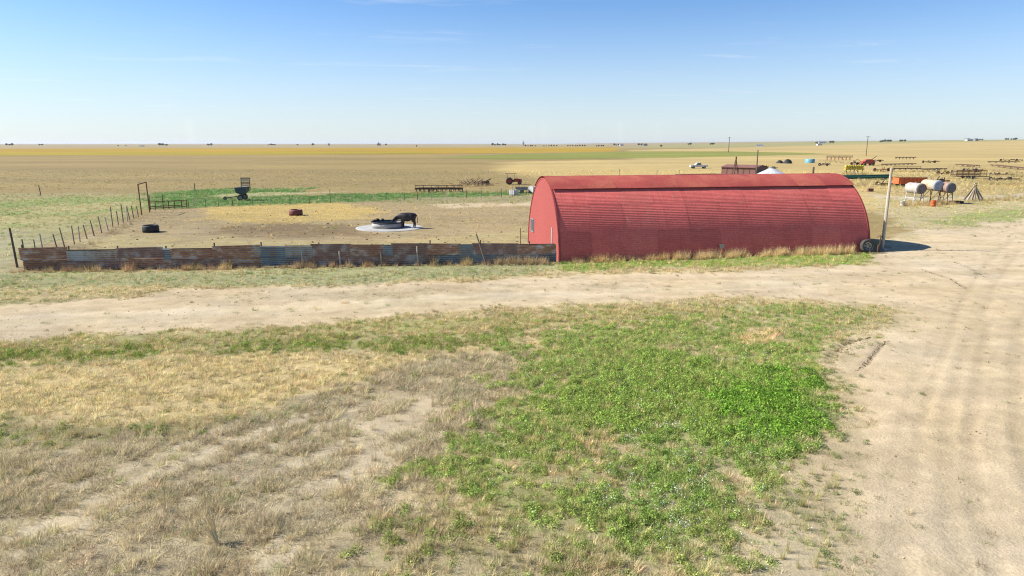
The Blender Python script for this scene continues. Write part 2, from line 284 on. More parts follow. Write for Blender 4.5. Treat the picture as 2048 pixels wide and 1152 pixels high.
def foliage_mat(name, trans=.25, attr=True, col=(.1, .2, .03), rough=.75):
    if name in MATS: return MATS[name]
    m, nt, N, L = new_mat(name)
    out = N.new('ShaderNodeOutputMaterial')
    d = N.new('ShaderNodeBsdfDiffuse'); tr = N.new('ShaderNodeBsdfTranslucent'); mx = N.new('ShaderNodeMixShader'); mx.inputs[0].default_value = trans
    sh = N.new('ShaderNodeAttribute'); sh.attribute_name = 'shade'
    mul = N.new('ShaderNodeMixRGB'); mul.blend_type = 'MULTIPLY'; mul.inputs[0].default_value = 1
    if attr:
        ti = N.new('ShaderNodeAttribute'); ti.attribute_type = 'INSTANCER'; ti.attribute_name = 'tint'
        L.new(ti.outputs['Color'], mul.inputs[1])
    else:
        mul.inputs[1].default_value = (*col, 1)
    L.new(sh.outputs['Color'], mul.inputs[2])
    L.new(mul.outputs[0], d.inputs['Color']); L.new(mul.outputs[0], tr.inputs['Color'])
    L.new(d.outputs[0], mx.inputs[1]); L.new(tr.outputs[0], mx.inputs[2]); L.new(mx.outputs[0], out.inputs[0])
    MATS[name] = m
    return m

# ------------------------------------------------------------------ mesh helpers
class MB:
    def __init__(s): s.v = []; s.f = []
    def add(s, vs, fs):
        o = len(s.v); s.v += [tuple(p) for p in vs]; s.f += [tuple(i+o for i in q) for q in fs]; return s
    def box(s, c, d, rz=0.0, M=None):
        x, y, z = d[0]/2, d[1]/2, d[2]/2
        R = M if M is not None else Matrix.Rotation(rz, 3, 'Z'); c = Vector(c)
        vs = [c+R@Vector((a*x, b*y, e*z)) for e in (-1, 1) for b in (-1, 1) for a in (-1, 1)]
        return s.add(vs, [(0, 2, 3, 1), (4, 5, 7, 6), (0, 1, 5, 4), (2, 6, 7, 3), (0, 4, 6, 2), (1, 3, 7, 5)])
    def bar(s, a, b, w, h=None):
        a, b = Vector(a), Vector(b); d = b-a
        if d.length < 1e-6: return s
        q = d.to_track_quat('X', 'Z').to_matrix()
        return s.box((a+b)/2, (d.length, w, h or w), M=q)
    def tube(s, a, b, r0, r1=None, n=8, cap=True):
        a, b = Vector(a), Vector(b); r1 = r0 if r1 is None else r1
        q = (b-a).to_track_quat('Z', 'X').to_matrix()
        vs = []
        for p, r in ((a, r0), (b, r1)):
            for i in range(n):
                t = 2*math.pi*i/n; vs.append(p+q@Vector((r*math.cos(t), r*math.sin(t), 0)))
        fs = [(i, (i+1) % n, n+(i+1) % n, n+i) for i in range(n)]
        if cap: fs += [tuple(range(n-1, -1, -1)), tuple(range(n, 2*n))]
        return s.add(vs, fs)
    def lathe(s, prof, c=(0, 0, 0), n=24, axis='Z', close=False):
        c = Vector(c); vs = []; m = len(prof)
        for i in range(n):
            t = 2*math.pi*i/n; ct, st = math.cos(t), math.sin(t)
            for r, h in prof:
                p = {'Z': (r*ct, r*st, h), 'Y': (r*ct, h, r*st), 'X': (h, r*ct, r*st)}[axis]
                vs.append(c+Vector(p))
        fs = []
        k = m if close else m-1
        for i in range(n):
            j = (i+1) % n
            for q in range(k):
                q2 = (q+1) % m; fs.append((i*m+q, j*m+q, j*m+q2, i*m+q2))
        return s.add(vs, fs)
    def prism(s, pts, y0, y1, M=None):
        """outline in x,z pushed from y0 to y1"""
        n = len(pts); R = M or Matrix.Identity(4)
        vs = [R@Vector((p[0], y, p[1])) for y in (y0, y1) for p in pts]
        fs = [tuple(range(n)), tuple(range(2*n-1, n-1, -1))]+[(i, i+n, (i+1) % n+n, (i+1) % n) for i in range(n)]
        return s.add(vs, fs)
    def mesh(s, name, mat, smooth=False):
        me = bpy.data.meshes.new(name); me.from_pydata(s.v, [], s.f); me.validate(); me.update()
        if mat is not None: me.materials.append(mat)
        if smooth: me.polygons.foreach_set('use_smooth', [True]*len(me.polygons))
        return me
    def build(s, name, mat, parent=None, smooth=False, loc=None):
        o = bpy.data.objects.new(name, s.mesh(name, mat, smooth)); C.objects.link(o); o.parent = parent
        if loc is not None: o.location = loc
        return o
def tag(o, label=None, cat=None, group=None, kind=None):
    if label: o['label'] = label
    if cat: o['category'] = cat
    if group: o['group'] = group
    if kind: o['kind'] = kind
    return o
def thing(name, label, cat, loc=(0, 0, 0), rz=0.0, group=None):
    o = bpy.data.objects.new(name, None); C.objects.link(o); o.empty_display_size = .3
    o.location = loc; o.rotation_euler = (0, 0, rz)
    return tag(o, label, cat, group)
def copy_tree(o, parent=None, label=None):
    c = o.copy(); C.objects.link(c); c.parent = parent
    if label: c['label'] = label
    for ch in [x for x in o.children]: copy_tree(ch, c)
    return c
def put(name, me, parent=None, loc=(0, 0, 0), rot=(0, 0, 0), scale=(1, 1, 1)):
    o = bpy.data.objects.new(name, me); C.objects.link(o); o.parent = parent
    o.location = loc; o.rotation_euler = rot; o.scale = scale
    return o

# ------------------------------------------------------------------ ground sheet
def axis_pts(d0, lim0, g1, lim1, g2, lim2):
    p = [0.0]
    while p[-1] < lim0: p.append(p[-1]+d0)
    while p[-1] < lim1: p.append(p[-1]+d0+g1*(p[-1]-lim0))
    d1 = p[-1]-p[-2]
    while p[-1] < lim2: p.append(p[-1]+d1+g2*(p[-1]-lim1))
    return p
xp = axis_pts(.10, 13, .012, 70, .06, 30000); xs = np.array([-v for v in xp[:0:-1]]+xp)
yp = axis_pts(.10, 10, .012, 110, .05, 30000); ys = np.concatenate([[-300, -150, -80, -40, -20, -10, -4, 0, 3, 5.5, 7.5, 8.5], 9.0+np.array(yp)])
GX, GY = np.meshgrid(xs, ys); gx, gy = GX.ravel(), GY.ravel()
PRM = land(gx, gy)
near = (gy > 8) & (gy < 60) & (np.abs(gx) < 60)
gz = hill(gx, gy)
tuftiness = np.clip(PRM[:, 3:7].sum(1)/50, 0, 1)
mic = np.zeros_like(gx)
mic[near] = .035*fbm(gx[near]*1.6, gy[near]*1.6, 70, 4)*(.35+tuftiness[near])+.012*fbm(gx[near]*5, gy[near]*5, 71, 2)
# ruts in the dirt: world-space polylines, (points, half width, depth)
def line_d(pts, X, Y):
    d = np.full(X.shape, 1e9); s = np.zeros(X.shape); acc = 0
    for (ax, ay), (bx, by) in zip(pts[:-1], pts[1:]):
        ex, ey = bx-ax, by-ay; l = math.hypot(ex, ey)
        t = np.clip(((X-ax)*ex+(Y-ay)*ey)/(l*l), 0, 1); q = np.hypot(X-ax-ex*t, Y-ay-ey*t)
        k = q < d; d = np.where(k, q, d); s = np.where(k, acc+t*l, s); acc += l
    return d, s
RUTS = [([(1774, 682), (1758, 696), (1742, 714), (1720, 738)], .13, .045, 0), ([(1748, 674), (1715, 680), (1690, 690), (1665, 712), (1655, 730)], .2, .09, 1),
        ([(1845, 540), (1900, 556), (1935, 580)], .12, .05, 0), ([(1905, 522), (1940, 536), (1975, 556)], .12, .05, 0),
        ([(1905, 655), (1870, 740), (1835, 850), (1818, 960), (1805, 1200)], .2, .026, 0), ([(1880, 655), (1838, 750), (1800, 870), (1784, 1000), (1775, 1200)], .2, .021, 0),
        ([(1975, 640), (1950, 760), (1940, 900), (1960, 1040), (2010, 1200)], .22, .026, 0), ([(1945, 650), (1905, 780), (1890, 920), (1905, 1060), (1945, 1200)], .22, .021, 0),
        ([(2090, 560), (2030, 660), (2030, 800), (2060, 960), (2120, 1200)], .24, .026, 0), ([(2140, 470), (2040, 500), (1990, 560), (1960, 640)], .2, .03, 0), ([(2140, 440), (2020, 480), (1950, 550), (1900, 650)], .2, .03, 0),
        ([(2060, 640), (1960, 640), (1840, 610), (1500, 575), (1000, 592), (500, 640), (-100, 668)], .28, .02, 0), ([(2060, 600), (1840, 575), (1500, 556), (1000, 570), (500, 610), (-100, 632)], .28, .02, 0)]
rutw = np.zeros_like(gx)
for pts, hw, dep, tread in RUTS:
    W = [tuple(g(*p))[:2] for p in pts]
    idx = np.where(near)[0]; d, s = line_d(W, gx[idx]+.12*fbm(gx[idx]*.7, gy[idx]*.7, 77, 2), gy[idx])
    k = 1-sstep(hw*.5, hw*1.1, d); berm = np.exp(-((d-hw*1.5)/(hw*.5))**2)*.22
    if tread: k = k*(.45+.55*np.sin(s*2*math.pi/.42))
    L_ = sum(math.dist(a, b) for a, b in zip(W[:-1], W[1:])); ends = sstep(0, .5, s)*sstep(0, .5, L_-s) if L_ < 8 else 1
    mic[idx] += dep*(berm-k)*ends*(.75 if dep > .031 or dep < .02 else .6+.5*fbm(gx[idx]*.3, gy[idx]*.3, 79, 2))
    rutw[idx] = np.maximum(rutw[idx], (k*ends*min(1, dep*11)))
gz = gz+mic
col = PRM[:, :3]*(.80+.18*tuftiness)[:, None]
v1 = fbm(gx*.9, gy*.9, 80, 4); v2 = fbm(gx*.035, gy*.06, 81, 4)
v3 = fbm(gx*.33, gy*.2, 83, 4)*near
isd = np.clip(1-PRM[:, 3:7].sum(1)/3.0, 0, 1)*near          # bare driven dirt
sx, sy = gx+1.6*fbm(gx*.09, gy*.09, 84, 2), gy+1.6*fbm(gx*.09+9, gy*.09, 85, 2)
lot = sstep(6, 13, gx-.35*(gy-14))*(1-sstep(28, 34, gy))      # the lot runs away from the camera, the track across
tl = -sx*.86+sy*.5; sl_ = sx*.5+sy*.86; tr_ = sy-.08*sx; sr_ = sx
strk = lot*fbm(sl_*.05, tl*1.5, 86, 3)+(1-lot)*fbm(sr_*.05, tr_*1.3, 87, 3)
col *= (1+.13*strk*isd)[:, None]; col[:, 2] *= 1+.07*strk*isd; gz += .012*strk*isd
me_dirty = 1-.75*isd
col *= (1+.15*v1*(near)*me_dirty+.10*v2)[:, None]
col[:, 1] *= 1-.03*v3; col[:, 2] *= 1-.10*v3
col[:, 0] *= 1+.03*v2; col[:, 2] *= 1-.05*v2
col *= (1-.62*np.clip(rutw, 0, 1)**1.5)[:, None]            # soil colour darker in the wheel marks, more in the deep ones
nx, ny = len(xs), len(ys)
me = bpy.data.meshes.new('ground')
I = np.arange(nx*ny).reshape(ny, nx)
F = np.stack([I[:-1, :-1], I[:-1, 1:], I[1:, 1:], I[1:, :-1]], -1).reshape(-1, 4)
me.vertices.add(nx*ny); me.vertices.foreach_set('co', np.stack([gx, gy, gz], 1).ravel()); mic = (gz-hill(gx, gy))
me.loops.add(F.size); me.loops.foreach_set('vertex_index', F.ravel().astype(np.int32))
me.polygons.add(len(F)); me.polygons.foreach_set('loop_start', np.arange(0, F.size, 4, dtype=np.int32)); me.polygons.foreach_set('loop_total', np.full(len(F), 4, np.int32))
me.polygons.foreach_set('use_smooth', np.ones(len(F), bool))
me.update(calc_edges=True)
ca_ = me.color_attributes.new('soil', 'FLOAT_COLOR', 'POINT')
ca_.data.foreach_set('color', np.concatenate([np.clip(col, 0, 1), np.ones((len(col), 1))], 1).ravel())
m, nt, N, L = new_mat('soil_and_litter')
out = N.new('ShaderNodeOutputMaterial'); b = N.new('ShaderNodeBsdfPrincipled'); L.new(b.outputs[0], out.inputs[0])
b.inputs['Roughness'].default_value = .95; b.inputs['Specular IOR Level'].default_value = .1
at = N.new('ShaderNodeVertexColor'); at.layer_name = 'soil'
tcg = N.new('ShaderNodeTexCoord')
def gnoise(scale, detail, rough=.6, stretch=None):
    n = N.new('ShaderNodeTexNoise'); n.inputs['Scale'].default_value = scale; n.inputs['Detail'].default_value = detail; n.inputs['Roughness'].default_value = rough
    if stretch:
        q = N.new('ShaderNodeMapping'); q.inputs['Scale'].default_value = stretch; L.new(tcg.outputs['Object'], q.inputs['Vector']); L.new(q.outputs[0], n.inputs['Vector'])
    else: L.new(tcg.outputs['Object'], n.inputs['Vector'])
    return n.outputs['Fac']
def grange(v, a, b_, c, d):
    n = N.new('ShaderNodeMapRange'); L.new(v, n.inputs['Value'])
    for k, q in zip(('From Min', 'From Max', 'To Min', 'To Max'), (a, b_, c, d)): n.inputs[k].default_value = q
    return n.outputs[0]
def gmul(a, b_):
    n = N.new('ShaderNodeMath'); n.operation = 'MULTIPLY'; L.new(a, n.inputs[0]); L.new(b_, n.inputs[1]); return n.outputs[0]
f0 = gnoise(55, 3, .7); f1 = gnoise(14, 5, .7); f2 = gnoise(1.3, 5, .65); f3 = gnoise(.22, 6, .65, (1, 2.2, 1)); f4 = gnoise(.012, 5, .6, (.35, 1.3, 1))
val = gmul(gmul(gmul(grange(f1, .3, .7, .82, 1.18), grange(f0, .3, .7, .90, 1.10)), grange(f2, .3, .7, .86, 1.14)), gmul(grange(f3, .3, .7, .84, 1.16), grange(f4, .3, .7, .80, 1.20)))
hs = N.new('ShaderNodeHueSaturation'); L.new(at.outputs['Color'], hs.inputs['Color']); L.new(val, hs.inputs['Value'])
L.new(hs.outputs[0], b.inputs['Base Color'])
bp = N.new('ShaderNodeBump'); bp.inputs['Strength'].default_value = .8; bp.inputs['Distance'].default_value = .035
L.new(f1, bp.inputs['Height']); L.new(bp.outputs[0], b.inputs['Normal'])
me.materials.append(m)
ground = bpy.data.objects.new('ground', me); C.objects.link(ground); tag(ground, 'dry dirt ground with fields running to the flat horizon', None, None, 'structure')

# ------------------------------------------------------------------ grass and weeds
def blades(nb, hmin, hmax, w, spread, lean, seed, segs=2, curl=.6):
    r = random.Random(seed); vs, fs, sh = [], [], []
    for i in range(nb):
        a = r.uniform(0, 2*math.pi); d = spread*math.sqrt(r.random())
        p = Vector((d*math.cos(a), d*math.sin(a), -.015)); h = r.uniform(hmin, hmax)
        la = a+r.uniform(-1, 1); l = r.uniform(.1, 1)*lean
        dirv = Vector((math.cos(la)*l, math.sin(la)*l, 1)).normalized()
        side = Vector((math.cos(la+1.57+r.uniform(-.8, .8)), math.sin(la+1.57+r.uniform(-.8, .8)), 0))
        s = r.uniform(.45, 1.4); o = len(vs)
        for k in range(segs+1):
            t = k/segs; ww = w*(1-.85*t)*.5
            q = p+dirv*h*t+Vector((math.cos(la), math.sin(la), -.35))*(h*curl*l*t*t*.5)
            vs += [q-side*ww, q+side*ww]; sh += [s, s]
        for k in range(segs): fs.append((o+2*k, o+2*k+1, o+2*k+3, o+2*k+2))
    return vs, fs, sh
def leaves(nl, rad, hgt, size, seed):
    r = random.Random(seed); vs, fs, sh = [], [], []
    for i in range(nl):
        a = r.uniform(0, 2*math.pi); d = rad*math.sqrt(r.random()); top = hgt*(1-(d/rad)**2*.6)
        p = Vector((d*math.cos(a), d*math.sin(a), top*r.uniform(.25, 1)))
        n = Vector((math.cos(a)*.6+r.uniform(-.6, .6), math.sin(a)*.6+r.uniform(-.6, .6), r.uniform(.3, 1))).normalized()
        u = n.orthogonal().normalized(); v = n.cross(u); th = r.uniform(0, 6.3)
        u, v = u*math.cos(th)+v*math.sin(th), v*math.cos(th)-u*math.sin(th)
        s = size*r.uniform(.6, 1.3); o = len(vs); k = r.uniform(.5, 1.4)
        vs += [p-u*s*.5, p+v*s*.26+n*s*.06, p+u*s*.5-n*s*.1, p-v*s*.26+n*s*.06]; sh += [k]*4
        fs.append((o, o+1, o+2, o+3))
    return vs, fs, sh
def tuft_mesh(name, parts, mat):
    vs, fs, sh = [], [], []
    for a, b_, c in parts:
        o = len(vs); vs += a; fs += [tuple(i+o for i in q) for q in b_]; sh += c
    me = bpy.data.meshes.new(name); me.from_pydata([tuple(v) for v in vs], [], fs); me.update(); me.materials.append(mat)
    at = me.attributes.new('shade', 'FLOAT_COLOR', 'POINT'); at.data.foreach_set('color', np.repeat(np.array(sh), 4).astype(np.float32))
    return me
FOL = foliage_mat('blade_foliage', .32)
def source(name, meshes):
    c = bpy.data.collections.new(name)
    for i, me in enumerate(meshes): c.objects.link(bpy.data.objects.new(me.name, me))
    return c
SRC = {
 'dry': source('dry_tufts', [tuft_mesh('dry_tuft', [blades(46, .08, .24, .010, .13, .8, s)], FOL) for s in range(5)]),
 'dead': source('dead_tufts', [tuft_mesh('dead_tuft', [blades(60, .05, .20, .008, .17, 1.5, 20+s, 2, .9), leaves(10, .15, .10, .022, 30+s)], FOL) for s in range(5)]),
 'weed': source('weed_tufts', [tuft_mesh('weed_tuft', [leaves(70, .15, .19, .050, 40+s), blades(10, .08, .2, .008, .1, .6, 50+s)], FOL) for s in range(5)]),
 'gg': source('green_tufts', [tuft_mesh('green_tuft', [blades(44, .06, .19, .010, .13, .9, 60+s)], FOL) for s in range(5)]),
 'fl': source('flower_heads', [tuft_mesh('flower_head', [leaves(6, .07, .25, .030, 80+s)], FOL) for s in range(3)]),
 'tall': source('tall_tufts', [tuft_mesh('tall_tuft', [blades(42, .35, .95, .014, .16, .45, 90+s, 3, .7), blades(30, .15, .4, .012, .2, .9, 95+s)], FOL) for s in range(5)]),
}
def scatter(name, label, coll, P, scl, tint, tiltamp=.15):
    n = len(P); me = bpy.data.meshes.new(name)
    me.vertices.add(n); me.vertices.foreach_set('co', np.asarray(P, np.float32).ravel())
    rot = np.stack([rng.normal(0, tiltamp, n), rng.normal(0, tiltamp, n), rng.uniform(0, 6.283, n)], 1)
    a = me.attributes.new('rot', 'FLOAT_VECTOR', 'POINT'); a.data.foreach_set('vector', rot.astype(np.float32).ravel())
    a = me.attributes.new('scl', 'FLOAT_VECTOR', 'POINT'); a.data.foreach_set('vector', np.asarray(scl, np.float32).ravel())
    a = me.attributes.new('tint', 'FLOAT_COLOR', 'POINT'); a.data.foreach_set('color', np.concatenate([np.clip(tint, 0, 1), np.ones((n, 1))], 1).astype(np.float32).ravel())
    a = me.attributes.new('pick', 'INT', 'POINT'); a.data.foreach_set('value', rng.integers(0, 50, n).astype(np.int32))
    o = bpy.data.objects.new(name, me); C.objects.link(o); tag(o, label, None, None, 'stuff')
    ng = bpy.data.node_groups.new(name, 'GeometryNodeTree')
    ng.interface.new_socket('Geometry', in_out='INPUT', socket_type='NodeSocketGeometry'); ng.interface.new_socket('Geometry', in_out='OUTPUT', socket_type='NodeSocketGeometry')
    gi = ng.nodes.new('NodeGroupInput'); go = ng.nodes.new('NodeGroupOutput'); ip = ng.nodes.new('GeometryNodeInstanceOnPoints'); ci = ng.nodes.new('GeometryNodeCollectionInfo')
    ci.inputs['Collection'].default_value = coll; ci.inputs['Separate Children'].default_value = True; ci.inputs['Reset Children'].default_value = True
    ip.inputs['Pick Instance'].default_value = True
    def na(nm, ty):
        q = ng.nodes.new('GeometryNodeInputNamedAttribute'); q.data_type = ty; q.inputs['Name'].default_value = nm; return q.outputs['Attribute']
    ng.links.new(gi.outputs[0], ip.inputs['Points']); ng.links.new(ci.outputs[0], ip.inputs['Instance'])
    ng.links.new(na('rot', 'FLOAT_VECTOR'), ip.inputs['Rotation']); ng.links.new(na('scl', 'FLOAT_VECTOR'), ip.inputs['Scale']); ng.links.new(na('pick', 'INT'), ip.inputs['Instance Index'])
    ng.links.new(ip.outputs[0], go.inputs[0])
    md = o.modifiers.new('scatter', 'NODES'); md.node_group = ng
    return o
# candidate points: near, middle and far belts (denser where the eye is closer)
belts = []
for y0, y1, dens, size in ((8.5, 37, 150, 1.0), (37, 62, 26, 1.25), (62, 115, 7, 1.7), (115, 200, 1.3, 2.6)):
    xm = .80*y1+5
    n = int(dens*(y1-y0)*2*xm); X = rng.uniform(-xm, xm, n); Y = rng.uniform(y0, y1, n)
    k = np.abs(X) < .80*Y+5; X, Y = X[k], Y[k]
    belts.append((X, Y, np.full(X.size, dens), np.full(X.size, size)))
BX, BY, BD, BS = [np.concatenate(q) for q in zip(*belts)]
BP = land(BX, BY)
BZ = hill(BX, BY)
# micro relief at the tufts: read from the ground grid
ixg = np.clip(np.searchsorted(xs, BX), 1, nx-1); iyg = np.clip(np.searchsorted(ys, BY), 1, ny-1)
BZ = BZ + mic.reshape(ny, nx)[iyg, ixg]
BARN_BOX = None
clump = np.clip(.82+1.0*fbm(BX*.8, BY*.8, 60, 3)+.7*fbm(BX*2.6, BY*2.6, 61, 2), .08, 2.2)
U = rng.uniform(0, 1, BX.size); cum = np.zeros(BX.size)
keep_out = []      # filled below: (function) no grass under buildings
A0 = g(1118, 524.6); B0 = g(1738, 503.2)
AX = (B0-A0).normalized(); NR = Vector((-.1777, .984, 0)).normalized(); BARN_W, BARN_HT, BARN_L = 9.19, 5.21, (B0-A0).length
rel = np.stack([BX-A0.x, BY-A0.y], 1); ub = rel@np.array(AX[:2]); vb = rel@np.array(NR[:2])
blocked = (ub > -.1) & (ub < BARN_L+.1) & (vb > -.05) & (vb < BARN_W)
pad_c = g(779, 455.5); blocked |= np.hypot(BX-pad_c.x, BY-pad_c.y) < 3.2
names = {'dry': ('dry_grass', 'straw coloured dry grass tufts over the yard'), 'dead': ('dead_weeds', 'grey brown matted dead weeds over the yard'),
         'weed': ('green_weeds', 'leafy green weeds growing in the yard'), 'gg': ('green_grass', 'short green grass in the yard and pasture'), 'fl': ('white_flowers', 'tiny white flower heads among the green weeds')}
for q, (key, colx) in enumerate((('dry', 3), ('dead', 4), ('weed', 5), ('gg', 6), ('fl', 7))):
    # far belts need fewer, larger tufts for the same cover
    want = BP[:, colx]*(clump if key in ('dry', 'dead') else clump*sstep(-.15, .25, fbm(BX*.45, BY*.45, 66, 3))*1.6 if key == 'fl' else .08+.95*clump)/np.where(BS > 2, 1.0, np.where(BS > 1.5, 1.0, np.where(BS > 1.1, 2.2, 1.0)))
    pr = np.clip(want/BD, 0, 1)
    hit = (U >= cum) & (U < cum+pr) & ~blocked; cum = cum+pr
    k = np.where(hit)[0]
    s = BS[k]*BP[k, 8]*rng.uniform(.65, 1.35, k.size)
    sc_ = np.stack([s, s, s*rng.uniform(.7, 1.2, k.size)], 1)
    if key in ('dry',): t = BP[k, 9:12]
    elif key == 'dead': t = np.tile([.52, .445, .285], (k.size, 1))*(1+.15*fbm(BX[k]*.5, BY[k]*.5, 62, 2))[:, None]
    elif key == 'fl': t = np.tile([.8, .8, .76], (k.size, 1))
    else: t = BP[k, 12:15]
    t = t*1.18*rng.uniform(.72, 1.28, (k.size, 1))*rng.uniform(.93, 1.07, (k.size, 3))
    z = BZ[k]-.01
    if key == 'fl': sc_ = np.tile([[.9, .9, 1.0]], (k.size, 1))*rng.uniform(.8, 1.2, (k.size, 1))
    scatter(names[key][0], names[key][1], SRC[key], np.stack([BX[k], BY[k], z], 1), sc_, t)
# clods and gravel on the bare dirt
def clod_mesh(seed):
    r = random.Random(seed); vs = []; mb = MB()
    ring = []
    for h, q in ((-.2, .8), (.25, 1.0), (.6, .55)):
        for j in range(6):
            t = j*math.pi/3+seed; k = q*r.uniform(.75, 1.2); vs.append((.03*k*math.cos(t), .03*k*math.sin(t), .03*h))
    vs.append((0, 0, .027)); fs = [(i*6+j, i*6+(j+1) % 6, (i+1)*6+(j+1) % 6, (i+1)*6+j) for i in range(2) for j in range(6)]+[(12+j, 12+(j+1) % 6, 18) for j in range(6)]
    return tuft_mesh('clod', [([Vector(v) for v in vs], fs, [1.0]*19)], FOL)
SRC['clod'] = source('clods', [clod_mesh(s_) for s_ in range(4)])
n = 34000; X = rng.uniform(-30, 40, n); Y = 9+(rng.uniform(0, 1, n)**1.3)*46; k = (np.abs(X) < .8*Y+4); X, Y = X[k], Y[k]; Q = land(X, Y)
bare = np.clip(1-Q[:, 3:7].sum(1)/14, 0, 1); k = rng.uniform(0, 1, X.size) < bare*np.clip(.3+1.2*fbm(X*.5, Y*.5, 65, 3), 0.05, 1); X, Y, Q = X[k], Y[k], Q[k]
rr = np.stack([X-A0.x, Y-A0.y], 1); kk = ~(((rr@np.array(AX[:2])) > -.1) & ((rr@np.array(NR[:2])) > -.1) & ((rr@np.array(AX[:2])) < BARN_L) & ((rr@np.array(NR[:2])) < BARN_W)); X, Y, Q = X[kk], Y[kk], Q[kk]
zz = mic.reshape(ny, nx)[np.clip(np.searchsorted(ys, Y), 1, ny-1), np.clip(np.searchsorted(xs, X), 1, nx-1)]
s = .35+rng.pareto(3.4, X.size)*.5; s = np.minimum(s, 1.7)
def add_clods(P, S, T):
    global X, Y, zz, s, Q
    P = np.array(P); X = np.concatenate([X, P[:, 0]]); Y = np.concatenate([Y, P[:, 1]]); zz = np.concatenate([zz, np.zeros(len(P))]); s = np.concatenate([s, S])
    q = np.zeros((len(P), Q.shape[1])); q[:, :3] = T; Q = np.concatenate([Q, q])
def along_px(pts, n, jit):
    W = [g(*p) for p in pts]; out = []
    for i in range(n):
        k = rng.uniform(0, len(W)-1); a = W[int(k)].lerp(W[min(int(k)+1, len(W)-1)], k-int(k)); out.append((a.x+rng.normal(0, jit), a.y+rng.normal(0, jit)))
    return out
for pts, n_, jit in (([(1774, 682), (1758, 696), (1742, 714), (1716, 742)], 120, .045), ([(1742, 674), (1715, 680), (1690, 690), (1668, 706)], 80, .03), ([(1740, 682), (1715, 690), (1695, 702), (1670, 724)], 60, .12), ([(1850, 542), (1900, 558), (1932, 578)], 50, .05), ([(1908, 524), (1940, 538), (1970, 554)], 45, .05)):
    add_clods(along_px(pts, n_, jit), rng.uniform(.4, .95, n_), np.array([.16, .115, .07]))
nd = 230; dx_ = []
while len(dx_) < nd:
    q = g(rng.uniform(180, 1050), rng.uniform(402, 512)); w = poly_sd(pxpoly([(90, 512), (285, 436), (300, 423), (600, 412), (850, 402), (1060, 396), (1062, 470), (1050, 505)]), np.array([q.x]), np.array([q.y]))[0]
    if w > .5 and math.hypot(q.x-pad_c.x, q.y-pad_c.y) > 3.6: dx_.append((q.x, q.y))
add_clods(dx_, rng.uniform(1.2, 3.6, nd), np.array([.16, .12, .07]))
scatter('gravel', 'loose pale clods and gravel on the bare dirt', SRC['clod'], np.stack([X, Y, zz+.002], 1), np.stack([s, s*rng.uniform(.7, 1.2, s.size), s*.8], 1), Q[:, :3]*rng.uniform(.7, 1.15, (s.size, 1)), .3)
# tall dry grass against the barn, weeds against the tin fence, clumps round the junk yard
TP, TS, TT = [], [], []
def tall_line(p, q, n, wid, s0, s1, tint, gapn=None):
    for i in range(n):
        t = rng.uniform(); 
        if gapn is not None and vnoise(np.array([t*gapn]), np.array([.5]), 33)[0] < .38: continue
        c = p.lerp(q, t); d = (q-p).normalized(); c = c+Vector((-d.y, d.x, 0))*rng.uniform(-wid, wid)
        s = rng.uniform(s0, s1); TP.append((c.x, c.y, -.02)); TS.append((s, s, s)); TT.append(np.array(tint)*rng.uniform(.75, 1.25))
bl = lambda px, off: A0+AX*((px-1118)/620*BARN_L)-NR*off
tall_line(bl(1170, .35), bl(1340, .35), 70, .25, .35, .85, (.72, .5, .24), 9)
tall_line(bl(1140, .4), bl(1700, .4), 260, .4, .25, .6, (.70, .52, .27))
tall_line(bl(1330, .45), bl(1620, .45), 260, .35, .35, .95, (.82, .63, .33), 40)
tall_line(bl(1620, .45), bl(1690, .45), 55, .3, .5, 1.0, (.82, .63, .33))
fl0, fl1 = g(20, 544), g(1108, 527)
tall_line(fl0, fl1, 420, .55, .18, .45, (.56, .43, .26))
for q_ in range(46):
    t0 = rng.uniform(0, 1); tall_line(fl0.lerp(fl1, max(0, t0-.008)), fl0.lerp(fl1, min(1, t0+.008)), int(rng.integers(4, 14)), .4, .3, rng.uniform(.5, .95), np.array([.56, .43, .26])*rng.uniform(.75, 1.2)*np.array([1, rng.uniform(.85, 1.05), rng.uniform(.75, 1.05)]))
tall_line(g(985, 528), g(1085, 527), 70, .5, .5, .9, (.62, .48, .3))
tall_line(g(735, 529), g(815, 527), 40, .3, .5, .9, (.6, .4, .22))
tall_line(g(160, 505), g(280, 436), 90, .4, .3, .7, (.5, .39, .23), 14)
tall_line(g(1800, 412), g(1905, 408), 120, 1.0, .5, 1.0, (.62, .45, .22))
tall_line(g(1955, 405), g(2048, 395), 60, 1.2, .5, 1.0, (.52, .41, .2))
tall_line(g(1690, 372), g(1800, 368), 60, 2.0, .6, 1.2, (.52, .41, .2))
tall_line(g(1950, 366), g(2060, 372), 120, 3.0, .6, 1.3, (.52, .41, .2))
for a_, b__ in (((1750, 344), (1900, 344)), ((1905, 336), (2050, 348)), ((1650, 322), (1750, 332)), ((1690, 350), (1730, 349)), ((1985, 354), (2048, 353))): tall_line(g(*a_), g(*b__), 90, 2.5, .5, 1.3, (.50, .40, .2))
tall_line(g(820, 388), g(1060, 386), 70, 1.5, .5, 1.0, (.62, .47, .23))
tall_line(g(870, 376), g(990, 371), 80, 2.0, .6, 1.2, (.56, .43, .24))
for q_ in range(420):
    c_ = g(rng.uniform(850, 1680), rng.uniform(650, 1140)); s_ = rng.uniform(.22, .5); TP.append((c_.x, c_.y, -.02)); TS.append((s_*.6, s_*.6, s_)); TT.append(np.array([.45, .42, .17])*rng.uniform(.7, 1.3))
for q_ in range(260):
    c_ = g(rng.uniform(-40, 900), rng.uniform(720, 1150)); s_ = rng.uniform(.25, .55); TP.append((c_.x, c_.y, -.02)); TS.append((s_*.8, s_*.8, s_)); TT.append(np.array([.6, .49, .29])*rng.uniform(.7, 1.25))
